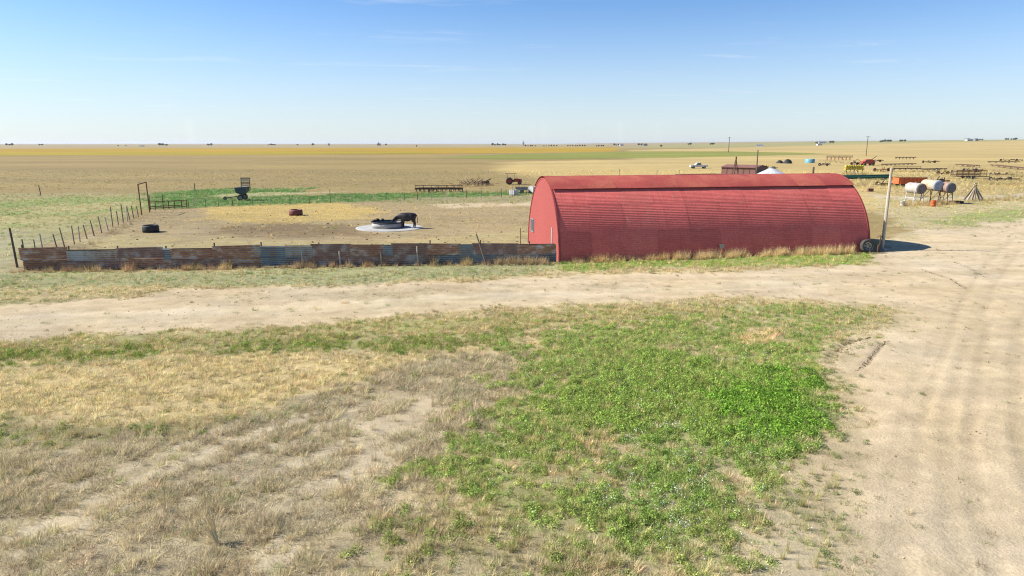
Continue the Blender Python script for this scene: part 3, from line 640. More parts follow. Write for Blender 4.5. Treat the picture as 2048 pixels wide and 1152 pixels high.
scatter('tall_dry_grass', 'tall golden dry grass against the barn, tin fence and junk', SRC['tall'], np.array(TP), np.array(TS), np.array(TT), .1)

# ------------------------------------------------------------------ shared materials
M_red = paint('barn_red_paint', (.64, .142, .115), (.57, .115, .095), rough=.7, scale=.8, c3=(.66, .27, .21), fine=9, bump=.05, vary=.10, stretch=(1, 2.5, 2.5), streak=((.33, .10, .065), .45))  # barn red lightened in colour to lift the dimly lit side
M_redfade = paint('barn_faded_paint', (.635, .155, .122), (.60, .13, .105), rough=.7, scale=.9, c3=(.66, .24, .185), fine=9, bump=.05, vary=.06, stretch=(1.6, .6, .6))
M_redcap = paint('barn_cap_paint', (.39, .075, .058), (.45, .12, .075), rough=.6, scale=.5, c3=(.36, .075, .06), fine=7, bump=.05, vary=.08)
M_rededge = paint('barn_end_red_dimmed', (.315, .066, .058), (.30, .062, .054), rough=.6, scale=.4, fine=6, bump=.04, vary=.03)  # the same barn red, darkened in colour to hold down the sunlit end
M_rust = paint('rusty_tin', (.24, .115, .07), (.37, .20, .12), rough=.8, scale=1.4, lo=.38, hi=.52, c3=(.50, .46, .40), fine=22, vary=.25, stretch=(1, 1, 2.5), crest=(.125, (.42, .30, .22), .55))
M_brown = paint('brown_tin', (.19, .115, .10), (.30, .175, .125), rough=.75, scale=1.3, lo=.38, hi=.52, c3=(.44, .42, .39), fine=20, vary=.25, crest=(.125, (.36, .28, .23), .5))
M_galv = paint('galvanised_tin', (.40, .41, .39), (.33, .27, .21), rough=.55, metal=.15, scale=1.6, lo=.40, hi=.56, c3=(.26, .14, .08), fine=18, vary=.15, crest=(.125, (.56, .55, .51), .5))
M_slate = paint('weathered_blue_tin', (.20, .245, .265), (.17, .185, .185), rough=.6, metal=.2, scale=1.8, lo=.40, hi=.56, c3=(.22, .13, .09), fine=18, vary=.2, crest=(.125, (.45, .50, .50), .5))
M_wood = paint('grey_wood', (.26, .21, .15), (.17, .135, .095), rough=.9, scale=4, fine=40, stretch=(1, 1, .2), vary=.2)
M_pale = paint('bleached_wood', (.52, .46, .36), (.42, .36, .27), rough=.9, scale=3, fine=40, stretch=(1, 1, .15), vary=.1)
M_dark = paint('dark_wood', (.09, .07, .055), (.14, .11, .08), rough=.9, scale=4, fine=40, vary=.25)
M_pipe = paint('rusty_pipe', (.14, .065, .04), (.20, .09, .05), rough=.8, scale=5, fine=40, vary=.15)
M_wire = paint('fence_wire', (.22, .20, .18), rough=.6, metal=.3)
M_rubber = paint('black_rubber', (.022, .022, .024), (.035, .034, .033), rough=.75, scale=6, fine=50)
M_dusty = paint('dusty_rubber', (.075, .068, .06), (.04, .038, .036), rough=.85, scale=6, fine=50)
M_cream = paint('cream_rim', (.46, .42, .34), (.34, .29, .22), rough=.6, scale=5)
M_conc = paint('concrete', (.43, .43, .41), (.36, .34, .31), rough=.9, scale=1.1, fine=25, c3=(.28, .235, .17))
M_white = paint('white_paint', (.62, .62, .60), (.52, .51, .48), rough=.5, scale=2)
M_water = paint('tank_water', (.012, .016, .016), rough=.08, bump=.02, scale=2)
M_cow = paint('black_hide', (.024, .021, .021), (.045, .036, .031), rough=.42, scale=5, fine=60, bump=.2)
M_glass = paint('window_glass', (.10, .13, .16), rough=.1, bump=0)
M_steel = paint('grey_steel', (.28, .29, .30), (.22, .20, .18), rough=.5, metal=.4, scale=3)
M_ired = paint('faded_red_paint', (.46, .07, .045), (.34, .065, .045), rough=.6, scale=3, c3=(.17, .09, .06))
M_maroon = paint('maroon_paint', (.12, .03, .03), (.16, .05, .04), rough=.6, scale=3)
M_orange = paint('orange_paint', (.58, .13, .035), (.48, .11, .04), rough=.65, scale=2, c3=(.24, .11, .07))
M_yel = paint('yellow_paint', (.56, .45, .045), (.44, .34, .05), rough=.5, scale=3)
M_green = paint('dark_green_paint', (.018, .075, .045), (.025, .09, .05), rough=.45, scale=3)
M_blue = paint('sky_blue_paint', (.12, .32, .40), (.14, .30, .37), rough=.5, scale=3)
M_irust = paint('implement_rust', (.085, .05, .036), (.14, .075, .045), rough=.8, scale=3, fine=30)
M_shed = paint('rusted_shed_iron', (.20, .095, .075), (.16, .08, .065), rough=.75, scale=1.0, c3=(.33, .19, .14), fine=14, stretch=(1, 1, .4))
M_bin = paint('bright_galvanised', (.68, .70, .71), (.60, .60, .58), rough=.4, metal=.25, scale=1, fine=12)

# ------------------------------------------------------------------ the barn
E_EXP = 1.044
def arch(phi, off=0.0):
    """half barrel section: y across (0 near .. W far), z up"""
    c, s = math.cos(phi), math.sin(phi)
    cc = math.copysign(abs(c)**E_EXP, c); ss = max(s, 0)**E_EXP
    n = Vector((-c, s*BARN_W/2/BARN_HT)).normalized()
    return BARN_W/2*(1-cc)+n.x*off, BARN_HT*ss+n.y*off
rzb = math.atan2(AX.y, AX.x)
barn = thing('quonset_barn', 'long red arched metal barn with corrugated sides', 'barn', (A0.x, A0.y, 0), rzb)
def arc_sheet(phi0, phi1, l, pitch, amp, off):
    # sample by arc length
    ph = np.linspace(phi0, phi1, 400); pt = np.array([arch(p) for p in ph]); sl = np.concatenate([[0], np.cumsum(np.hypot(*np.diff(pt, axis=0).T))])
    n = max(8, int(sl[-1]/pitch*8)); st = np.linspace(0, sl[-1], n+1); pp = np.interp(st, sl, ph)
    mb = MB(); vs = []
    for s_, p in zip(st, pp):
        y, z = arch(p, off+amp*math.cos(2*math.pi*s_/pitch)); vs += [(0, y, z), (l, y, z)]
    mb.add(vs, [(2*i, 2*i+1, 2*i+3, 2*i+2) for i in range(n)])
    return mb
NCOL = 10; LC = BARN_L/NCOL
rad = math.radians
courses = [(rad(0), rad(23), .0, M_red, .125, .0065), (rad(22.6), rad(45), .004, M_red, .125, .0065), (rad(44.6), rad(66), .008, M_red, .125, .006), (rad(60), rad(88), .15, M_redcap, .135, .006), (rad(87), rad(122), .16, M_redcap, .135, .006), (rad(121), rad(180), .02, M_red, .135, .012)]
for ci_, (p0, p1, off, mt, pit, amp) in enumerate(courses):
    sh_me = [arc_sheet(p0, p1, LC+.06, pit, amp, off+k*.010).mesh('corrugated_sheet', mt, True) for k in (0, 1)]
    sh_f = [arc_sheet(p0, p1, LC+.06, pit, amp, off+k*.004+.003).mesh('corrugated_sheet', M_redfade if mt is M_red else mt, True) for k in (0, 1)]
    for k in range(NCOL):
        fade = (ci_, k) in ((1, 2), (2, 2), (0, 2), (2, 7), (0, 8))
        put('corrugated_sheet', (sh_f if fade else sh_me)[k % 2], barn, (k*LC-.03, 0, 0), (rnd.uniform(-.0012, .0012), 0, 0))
def arch_poly(n=48, off=0.0): return [arch(math.pi*i/n, off) for i in range(n+1)]
def end_wall(x0, x1, name):
    pts = arch_poly(48, -.02)
    mb = MB(); n = len(pts)
    mb.add([(x, p[0], p[1]) for x in (x0, x1) for p in pts], [tuple(range(n)), tuple(range(2*n-1, n-1, -1))]+[(i, i+n, (i+1) % n+n, (i+1) % n) for i in range(n)])
    return mb.build(name, M_rededge, barn)
def arch_trim(x0, x1):
    a, b_ = arch_poly(48, .05), arch_poly(48, -.03); mb = MB(); n = len(a)
    vs = [(x, p[0], p[1]) for x in (x0, x1) for q in (a, b_) for p in q]
    fs = []
    for i in range(n-1):
        fs += [(i, i+1, n+i+1, n+i), (2*n+i, 3*n+i, 3*n+i+1, 2*n+i+1), (i, 2*n+i, 2*n+i+1, i+1), (n+i, n+i+1, 3*n+i+1, 3*n+i)]
    mb.add(vs, fs); return mb.build('edge_trim', M_rededge, barn)
ew = end_wall(.02, .10, 'end_wall'); ew2 = end_wall(BARN_L-.13, BARN_L-.05, 'end_wall')
arch_trim(-.005, .10); arch_trim(BARN_L-.10, BARN_L+.03)
# small window in the sunlit end wall
best = min((abs(1024+FPX*((A0+NR*s).x/((A0+NR*s).y*CP+(CAM_H-1.55)*SP))-1068.5), s) for s in np.linspace(3, 9, 121))[1]
wy = min(best, BARN_W-1.35)
fr = MB()
for (dy, dz, sy, sz) in ((-.42, 0, .07, 1.0), (.42, 0, .07, 1.0), (0, .47, .77, .07), (0, -.47, .77, .07), (0, 0, .04, .87)): fr.box((.0, wy+dy, 1.55+dz), (.06, sy, sz))
wf = fr.build('window', M_slate, barn); MB().box((.008, wy, 1.55), (.02, .78, .88)).build('pane', M_glass, wf)
sg = MB().box((0, 0, 0), (.34, .02, .3)).build('wall_plate', M_cream, barn); sg.location = (BARN_L*(1427-1118)/620, -.06, .72)

# ------------------------------------------------------------------ tin fence in front of the pen
F0, F1 = g(46, 541), g(1113, 525.2)
FD = (F1-F0); FL = FD.length; FD.normalize(); FN = Vector((FD.y, -FD.x, 0))       # FN points to the camera side
frz = math.atan2(FD.y, FD.x)
fence = thing('tin_fence', 'patched fence of rusty corrugated tin sheets in front of the cattle pen', 'fence', (F0.x, F0.y, 0), frz)
def along(px):
    u = (px-1024)/FPX     # solve F0+FD*t on the vertical plane of the pixel column at ground level
    lo, hi = -3, FL+3
    for _ in range(50):
        mid = (lo+hi)/2; p = F0+FD*mid; x = 1024+FPX*p.x/(p.y*CP+CAM_H*SP)
        if x < px: lo = mid
        else: hi = mid
    return (lo+hi)/2
def tin_sheet(l, h, pitch=.125, amp=.022):
    n = int(h/pitch*6); vs = []
    for i in range(n+1):
        z = h*i/n; y = -amp*math.cos(2*math.pi*z/pitch)
        vs += [(0, y, z), (l*.5, y, z), (l, y, z)]
    mb = MB(); mb.add(vs, [(3*i+k, 3*i+k+1, 3*i+k+4, 3*i+k+3) for i in range(n) for k in (0, 1)]); return mb
def sheet_row(edges, mats, z0, h, yoff, wob):
    for (a, b_), mt, j in zip(zip(edges[:-1], edges[1:]), mats, range(99)):
        ta, tb = along(a), along(b_); l = tb-ta+.10
        hh = h(j) if callable(h) else h
        o = tin_sheet(l, hh).build('tin_sheet', mt, fence, True)
        o.location = (ta-.05, -yoff-.012*(j % 3), z0+rnd.uniform(-wob, wob)); o.rotation_euler = (rnd.uniform(-.06, .04), rnd.uniform(-.02, .02), rnd.uniform(-.008, .008))
up_e = [46, 140, 240, 330, 347, 430, 510, 523, 575, 625, 703, 768, 785, 855, 920, 945, 1035, 1110]
up_m = [M_rust, M_galv, M_brown, M_slate, M_rust, M_rust, M_galv, M_slate, M_galv, M_brown, M_rust, M_slate, M_brown, M_rust, M_slate, M_brown, M_rust]
lo_e = [50, 150, 245, 345, 450, 523, 600, 690, 790, 870, 950, 1010, 1075, 1111]
lo_m = [M_rust, M_brown, M_rust, M_brown, M_rust, M_slate, M_brown, M_brown, M_brown, M_slate, M_slate, M_galv, M_slate]
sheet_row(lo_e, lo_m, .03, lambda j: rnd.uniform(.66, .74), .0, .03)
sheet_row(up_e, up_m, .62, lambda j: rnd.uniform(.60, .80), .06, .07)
for px in (48, 140, 238, 335, 430, 525, 640, 745, 860, 960, 1060):   # back posts
    t = along(px); h = rnd.uniform(1.35, 1.6); MB().tube((t, .10, -.2), (t+rnd.uniform(-.05, .05), .12, h), .05, .045, 7).build('post', M_dark, fence)
for (px, top, base) in ((607, 497, 524), (682, 497, 526), (764, 496, 521), (836, 494, 531)):
    t = along(px); h = (base-top)*mpp(43)*1.03; le = rnd.uniform(-.06, .02)
    MB().tube((t, -.2, -.2), (t+le, -.19, h), .05, .045, 8).build('post', M_pale, fence)
MB().bar((0, .045, .66), (FL-.1, .045, .66), .05, .09).build('rail', M_dark, fence)
MB().bar((0, .045, 1.2), (FL-.1, .045, 1.2), .05, .09).build('rail', M_dark, fence)
def lone_post(name, label, cat, px, base, top, r, mt, lean=(0, 0), Y=None, z0=0.0, group=None):
    p = g(px, base) if Y is None else at_depth(px, base, Y); q = at_depth(px, top, p.y)
    z0 = float(hill(p.x, p.y)) if Y is None else 0
    o = MB().tube((0, 0, -.25), (lean[0]*.5, lean[1]*.5, (q.z)*.5), r, r*.92, 9, False).tube((lean[0]*.5, lean[1]*.5, q.z*.5), (lean[0], lean[1], q.z), r*.92, r*.8, 9).build(name, mt)
    o.location = (p.x, p.y, z0); return tag(o, label, cat, group)
lone_post('corner_post', 'tall dark wooden corner post at the end of the tin fence', 'post', 35, 535, 456, .07, M_dark, (-.12, 0))
lone_post('fence_post', 'pale round post where the tin fence meets the barn', 'post', 1103, 523.5, 455, .055, M_pale, (0, 0))
lone_post('fence_post', 'thin grey post behind the tin fence close to the barn', 'post', 1041, 500, 456, .035, M_dark)
pl = g(975, 531); pt = at_depth(952, 468, pl.y-.1)
o = MB().tube((0, 0, -.1), (pt.x-pl.x, .25, pt.z), .05, .045, 8).build('leaning_pole', M_wood); o.location = (pl.x, pl.y-.25, 0); tag(o, 'grey pole leaning to one side against the tin fence', 'pole')

# ------------------------------------------------------------------ post and wire fences of the pen
def wire_fence(name, label, posts, r, mats, wires, hgt):
    root = thing(name, label, 'fence', tuple(posts[0][0]))
    for i, (p, h, lx) in enumerate(posts):
        q = p-posts[0][0]
        MB().tube((q.x, q.y, -.2), (q.x+lx, q.y+rnd.uniform(-.05, .05), h), r*rnd.uniform(.8, 1.2), r*.8, 7).build('post', mats[i % len(mats)], root)
    for wz in wires:
        mb = MB()
        for (p, h, lx), (p2, h2, lx2) in zip(posts[:-1], posts[1:]):
            a, b_ = p-posts[0][0], p2-posts[0][0]
            mb.tube((a.x+lx*wz/1.2, a.y, wz), (b_.x+lx2*wz/1.2, b_.y, wz), .006, .006, 4, False)
        mb.build('wire', M_wire, root)
    return root
LF = [(52, 520), (73, 516), (88, 511), (116, 501), (130, 495), (149, 489), (160, 484), (175, 478), (189, 472), (204, 466), (217, 461), (226, 455), (237, 450), (247, 446), (255, 443), (260, 440), (268, 437), (277, 434)]
lp = []
for px, py in LF:
    lp.append((g(px, py), rnd.uniform(1.15, 1.55) if px not in (226, 247) else 1.9, rnd.uniform(-.22, .05)))
wire_fence('side_fence', 'crooked post and wire fence between the pen and the pale pasture', lp, .05, [M_wood, M_wood, M_pale, M_wood], (.35, .7, 1.05), 1.3)
BF = [377, 388, 412, 437, 466, 506, 541, 580, 619, 661, 704, 747, 772, 809, 835, 862, 893, 933, 962, 1003, 1025, 1056]
bpz = []
for px in BF:
    py = np.interp(px, [300, 600, 850, 1060], [418, 408.5, 399, 393]); bpz.append((g(px, py), rnd.uniform(1.0, 1.35) if px not in (661, 1025) else 1.8, rnd.uniform(-.06, .06)))
wire_fence('back_fence', 'thin post and wire fence between the pen and the green strip', bpz, .045, [M_wood, M_pale, M_dark, M_wood, M_dark], (.3, .6, .95), 1.2)
# pipe rail corral run
ra, rb = g(301, 420), g(374, 416)
pr = thing('pipe_rail', 'rusty low pipe rail fence beside the tall gate frame', 'fence', tuple(ra)); d = rb-ra
for t in (0, .14, .35, .5, .66, .86, 1): MB().tube((d.x*t, d.y*t, -.1), (d.x*t, d.y*t, 1.0 if t not in (.35, .0) else 1.75), .05, .05, 7).build('post', M_pipe, pr)
for z in (.2, .38, .95): MB().tube((0, -.06, z), (d.x, d.y-.06, z), .045, .045, 7).build('rail', M_pipe, pr)
# overhead gate frame
ga, gb = g(283.5, 430), g(299.5, 424.5); ha = at_depth(281, 368, ga.y).z; hb = at_depth(298, 363.5, gb.y).z
gf = thing('gate_frame', 'tall rusty pipe frame over the corner gateway of the pen', 'gate', tuple(ga)); d = gb-ga
MB().tube((0, 0, -.1), (-.05, 0, ha), .07, .065, 8).build('post', M_pipe, gf); MB().tube((d.x, d.y, -.1), (d.x-.05, d.y, hb), .07, .065, 8).build('post', M_pipe, gf)
MB().tube((-.05, 0, ha-.05), (d.x-.05, d.y, hb-.05), .06, .06, 8).build('crossbar', M_pipe, gf)
lone_post('survey_post', 'lone leaning grey post out in the pasture', 'post', 82, 391, 370, .07, M_wood, (-.15, 0))
lone_post('marker_post', 'dark lone post in front of the brown field behind the pipe rail', 'post', 390, 383, 366, .07, M_dark)
# ------------------------------------------------------------------ tyres
def tyre_mb(R, w, r_in, n=40, lugs=0):
    """tyre standing, axle along Y, centre at origin"""
    prof = [(r_in, -w*.36), (r_in+(R-r_in)*.35, -w*.5), (R*.93, -w*.46), (R, -w*.3), (R, w*.3), (R*.93, w*.46), (r_in+(R-r_in)*.35, w*.5), (r_in, w*.36)]
    return MB().lathe(prof, (0, 0, 0), n, 'Y', True)
def lug_mesh(R, w):
    return MB().box((0, 0, 0), (R*.07, w*.5, R*.07))
def wheel(parent, R, w, loc, rz=0, tilt=0, rim_mat=None, tyre_mat=None, lug=0, n=28):
    t = tyre_mb(R, w, R*.56, n).build('tyre', tyre_mat or M_dusty, parent, True); t.location = loc; t.rotation_euler = (tilt, 0, rz)
    rim = MB().lathe([(R*.57, -w*.34), (R*.5, -w*.30), (R*.46, -w*.08), (R*.2, -w*.05), (R*.16, -w*.2), (0.001, -w*.22)], (0, 0, 0), n, 'Y')
    rim.lathe([(R*.57, w*.34), (R*.5, w*.30), (R*.46, w*.1), (0.001, w*.06)], (0, 0, 0), n, 'Y')
    rim.build('rim', rim_mat or M_steel, t, True)
    return t
# wheel leaning on the barn corner
wp = g(1733, 506); R = .48
sw = thing('spare_wheel', 'dusty truck wheel with cream rim leaning on the barn corner', 'wheel', (wp.x, wp.y, 0), rzb-.15)
tw = wheel(sw, R, .34, (0, .0, R*math.cos(.22)+.03), 0, -.22, M_cream, M_dusty, n=40)
hub = MB()
for i in range(5):
    a = i*2*math.pi/5; MB().lathe([(.001, -.075), (.045, -.075), (.045, -.03)], (R*.34*math.cos(a), 0, R*.34*math.sin(a)), 8, 'Y').build('rim_hole', M_rubber, tw)
hp = g(1757.5, 504); hy = thing('yard_hydrant', 'dark thin yard hydrant beside the wooden utility pole', 'hydrant', (hp.x, hp.y, 0))
MB().tube((0, 0, -.1), (.03, 0, 1.15), .035, .03, 8).build('pipe', M_irust, hy); MB().tube((.03, 0, 1.15), (.2, -.02, 1.02), .03, .025, 8).build('spout', M_irust, hy); MB().bar((.0, 0, 1.2), (-.25, .0, 1.05), .03).build('handle', M_irust, hy); MB().bar((-.12, -.1, .0), (-.1, -.1, .55), .12, .1).build('hose_box', M_irust, hy)
bt = g(1768, 501); bm = MB()
for i in range(5):
    x, y = rnd.uniform(-.3, .3), rnd.uniform(-.2, .2); s = rnd.uniform(.09, .17)
    o = MB().lathe([(.001, -.2*s), (s*.9, 0), (s, s*.5), (s*.6, s*1.0), (.001, s*1.1)], (0, 0, 0), 7).build('rubble_stone', M_conc); o.location = (bt.x+x, bt.y+y, 0); o.rotation_euler = (0, 0, rnd.uniform(0, 3)); tag(o, 'pale lump of broken concrete at the foot of the utility pole', 'stone', 'broken concrete by the pole')
lone_post('utility_pole', 'bleached wooden utility pole beside the shaded end of the barn', 'pole', 1764, 499, 337, .12, M_pale, (.03, 0))
# tyre feeders in the pen
def feeder(px, py, R, h, label, mt, inner):
    p = g(px, py); root = thing('tyre_feeder', label, 'feeder', (p.x, p.y, 0))
    MB().lathe([(R*.80, .02), (R, .0), (R*1.04, h*.35), (R*1.0, h*.8), (R*.92, h), (R*.82, h*.97), (R*.78, h*.5)], (0, 0, 0), 36, 'Z').build('tyre_wall', mt, root, True)
    MB().lathe([(R*.79, h*.25), (.001, h*.22)], (0, 0, 0), 24, 'Z').build('floor_disc', inner, root)
    return root
feeder(302, 464, .66, .62, 'black tyre feeder standing on the bare pen ground near the side fence', M_rubber, M_dark)
feeder(592, 430.5, .70, .62, 'dark maroon tyre feeder standing in the yellow straw', M_maroon, M_dark)

# ------------------------------------------------------------------ water tank, pad and cow
pad = MB().lathe([(.001, .06), (2.9, .06), (3.06, .03), (3.07, -.1)], (0, 0, 0), 64, 'Z').build('concrete_pad', M_conc, None, False)
pad.location = (pad_c.x, pad_c.y, 0); tag(pad, 'round pale concrete pad in the middle of the pen', 'pad')
tk = thing('water_tank', 'round pale stock water tank with black rubber rim on the concrete pad', 'tank', (pad_c.x-.12, pad_c.y-.1, .062))
MB().lathe([(1.4, 0), (1.42, .0), (1.44, .46), (1.32, .47), (1.30, .05)], (0, 0, 0), 56, 'Z').build('wall', M_conc, tk, True)
MB().lathe([(1.31, .36), (.001, .36)], (0, 0, 0), 40, 'Z').build('water', M_water, tk)
rim = MB(); NR_ = 56
MB().lathe([(1.46, .44), (1.49, .49), (1.44, .55), (1.32, .54), (1.27, .49), (1.31, .44)], (0, 0, 0), 56, 'Z', True).build('rubber_rim', M_rubber, tk, True)
for a, s in ((2.5, .22), (2.85, .16), (2.1, .17), (3.4, .14)):
    o = MB().lathe([(.001, 0), (s, .02), (s*.9, s*.7), (s*.3, s*1.1), (.001, s*1.1)], (1.38*math.cos(a), 1.38*math.sin(a), .50), 9, 'Z').build('float_cover', M_rubber, tk, True)
# cow: one continuous skin, drinking, facing the tank (towards -X)
cp = g(814.5, 456.5)
cow = bpy.data.objects.new('cow', None)
def make_cow():
    J = {}; E_ = []; R_ = []
    V = []
    def v(co, r):
        V.append(co); R_.append(r if isinstance(r, tuple) else (r, r)); return len(V)-1
    def chain(prev, pts):
        for co, r in pts:
            i = v(co, r); E_.append((prev, i)); prev = i
        return prev
    pel = v((.60, 0, 1.08), (.33, .40)); 
    mid = chain(pel, [((.30, 0, .99), (.40, .44)), ((-.05, 0, .97), (.42, .46)), ((-.40, 0, 1.05), (.35, .45))])
    wither = mid
    neck = chain(wither, [((-.66, 0, 1.05), (.21, .30)), ((-.88, 0, .95), (.15, .22)), ((-1.06, .0, .86), (.14, .17))])
    head = chain(neck, [((-1.18, 0, .76), (.15, .16)), ((-1.28, 0, .66), (.11, .12)), ((-1.36, 0, .57), (.09, .095))])
    rump = chain(pel, [((.80, 0, 1.12), (.20, .22))])
    chain(rump, [((.90, 0, 1.12), .05), ((.945, 0, .85), .028), ((.955, .0, .55), .026), ((.95, 0, .40), .045)])
    for sgn in (-1, 1):
        fx = -.42+(.10 if sgn > 0 else 0)
        chain(wither, [((fx, sgn*.17, .74), (.15, .18)), ((fx+.01, sgn*.18, .54), (.10, .11)), ((fx-.02, sgn*.18, .38), .075), ((fx, sgn*.18, .12), .058), ((fx-.03, sgn*.18, .03), .055)])
        hx = .66+(-.12 if sgn > 0 else .03)
        chain(pel, [((hx-.04, sgn*.18, .80), (.19, .24)), ((hx-.02, sgn*.19, .58), (.12, .15)), ((hx+.09, sgn*.19, .42), .075), ((hx+.05, sgn*.19, .14), .058), ((hx+.02, sgn*.19, .03), .055)])
        chain(neck, [((-1.06, sgn*.16, .86), .04), ((-1.07, sgn*.26, .84), (.02, .055)), ((-1.07, sgn*.31, .82), (.012, .03))])
    me = bpy.data.meshes.new('cow'); me.from_pydata(V, E_, []); me.update(); me.materials.append(M_cow)
    o = bpy.data.objects.new('cow', me); C.objects.link(o)
    sk = o.modifiers.new('skin', 'SKIN'); sk.use_smooth_shade = True
    for i, (a, b_) in enumerate(R_): me.skin_vertices[0].data[i].radius = (a, b_)
    me.skin_vertices[0].data[0].use_root = True
    o.modifiers.new('sub', 'SUBSURF').levels = 2; o.modifiers['sub'].render_levels = 2
    return o
bpy.data.objects.remove(cow)
cow = make_cow(); cow.location = (cp.x, cp.y, .06); cow.rotation_euler = (0, 0, .06); tag(cow, 'black cow drinking at the round water tank', 'cow')

# ------------------------------------------------------------------ farm implements
def frame_of(px0, px1, py0, py1=None):
    a = g(px0, py0); b_ = g(px1, py0 if py1 is None else py1); d = b_-a
    return a, d.length, math.atan2(d.y, d.x)
def toolbar(name, label, cat, px0, px1, py, hpx, bar_m, shank_m, n, wheel_m=None, tongue=None, py1=None, rise=.55, hop=None, hop_m=None, disc=None, back=1.2, top=None):
    a, l, rz = frame_of(px0, px1, py, py1); Hh = hpx*mpp(a.y)
    root = thing(name, label, cat, tuple(a), rz)
    bw = .22+Hh*.05
    MB().bar((0, 0, Hh*rise), (l, 0, Hh*rise), bw, bw).build('main_bar', bar_m, root)
    MB().bar((l*.06, back, Hh*rise), (l*.94, back, Hh*rise), bw, bw).build('rear_bar', bar_m, root)
    for t in (.12, .38, .62, .88): MB().bar((l*t, 0, Hh*rise), (l*t, back, Hh*rise), bw*.8).build('cross_bar', bar_m, root)
    for i in range(n):
        x = l*(i+.5)/n; y = back if i % 2 else 0
        mb = MB().bar((x, y, Hh*rise), (x, y+.28, Hh*rise*.45), .13, .13).bar((x, y+.28, Hh*rise*.45), (x, y+.05, .03), .14, .13)
        if disc: mb.lathe([(.001, -.05), (.3, 0), (.001, .05)], (x, y+.05, .31), 12, 'X')
        s = mb.build('shank', shank_m if i % 3 else bar_m, root)
    if wheel_m:
        for t in (.2, .8): wheel(root, .42, .25, (l*t, back+.45, .42), math.pi/2, 0, wheel_m, M_dusty, n=16)
    if tongue:
        MB().bar((l*.5, 0, Hh*rise), (l*.5+tongue[0], tongue[1], .35), .12).build('tongue', bar_m, root)
        MB().tube((l*.5+tongue[0], tongue[1], -.02), (l*.5+tongue[0], tongue[1], .5), .06, .06, 8).build('jack_stand', bar_m, root)
    if hop:
        for i in range(hop):
            x = l*(i+.5)/hop
            h0 = Hh*rise+bw*.5; hs_ = (Hh-h0)*.62
            h_ = MB().lathe([(.16, h0), (.34, h0+hs_*.4), (.36, h0+hs_), (.001, h0+hs_+.05)], (x, .35, 0), 10).build('hopper', hop_m, root, True)
    if top:
        for t in np.linspace(.02, .98, top): MB().bar((l*t, 0, Hh*rise), (l*t, 0, Hh), .07).build('upright', bar_m, root)
        MB().bar((0, 0, Hh), (l, 0, Hh), .09).build('top_rail', bar_m, root)
    return root
toolbar('field_cultivator', 'long rusty field cultivator with top rail on dry grass behind the pen', 'implement', 830, 926, 384, 13, M_irust, M_irust, 22, None, (-1.5, -1.6), None, .5, top=7, disc=True)
toolbar('row_planter', 'dark row planter with pale discs just beyond the barn ridge', 'implement', 1352, 1442, 362, 15, M_irust, M_white, 18, M_white, None, 360, .75)
toolbar('chisel_plow', 'rust red chisel plow out on the open straw field', 'implement', 1652, 1705, 320.5, 9, M_maroon, M_ired, 14, None, (1, -2), None, .7, top=5)
yp_ = toolbar('grain_drill', 'yellow grain drill with a row of hoppers and white wheels', 'implement', 1690, 1727, 347.5, 20, M_yel, M_irust, 9, M_white, (2, -1.5), None, .45, hop=8, hop_m=M_yel)
toolbar('disc_harrow', 'dark low disc harrow on the far side of the junk yard', 'implement', 1790, 1832, 318.5, 6, M_irust, M_irust, 12, None, None, None, .6)
toolbar('spike_harrow', 'long thin rusty spike harrow lying in pale grass', 'implement', 1764, 1832, 331.5, 4.5, M_irust, M_irust, 16, None, None, 330, .6)
toolbar('sweep_plow', 'low brown sweep plow with mast resting behind the fuel tanks', 'implement', 1786, 1842, 340, 7, M_irust, M_brown, 10, None, (0, 2), None, .45, top=3)
toolbar('lister_plow', 'dark lister plow with a yellow white hub in the junk yard', 'implement', 1846, 1893, 343, 8, M_irust, M_irust, 9, M_cream, None, 342, .55)
toolbar('rod_weeder', 'thin rusty rod weeder behind the stock rack trailer', 'implement', 1910, 1953, 332, 7, M_irust, M_irust, 8, None, (-1, 2), 335, .5)
toolbar('folding_harrow', 'long dark folding harrow stretched across the dry yard edge', 'implement', 1980, 2075, 333, 6, M_irust, M_irust, 14, None, None, 344, .6)
toolbar('spring_harrow', 'low rusty spring harrow in the farthest row of the junk yard', 'implement', 1975, 2040, 326, 4, M_irust, M_irust, 10, None, None, None, .6)
# long dark green header
a, l, rz = frame_of(1683, 1780, 361, 359)
hd = thing('combine_header', 'long dark green combine header lying beside the barn end', 'implement', tuple(a), rz)
hh = 9.5*mpp(a.y)
MB().prism([(0, .35), (0, hh), (.25, hh+.1), (.7, hh*.8), (.9, .3), (.3, .25)], 0, l, Matrix.Rotation(-math.pi/2, 4, 'Z')@Matrix.Scale(-1, 4, (1, 0, 0))).build('trough', M_green, hd)
MB().tube((0.1, -.35, .55), (l-.1, -.35, .55), .26, .26, 12).build('auger', M_green, hd)
for t in np.linspace(.02, .98, 12):
    MB().lathe([(.001, .3), (.1, .25), (.12, 0), (.001, 0)], (0, 0, 0), 6, 'Y').build('snout', M_green, hd, True).location = (l*t, -.75, .4)
for t in (.1, .5, .9): MB().bar((l*t, .1, 0), (l*t, .1, .5), .14).build('stand', M_irust, hd)
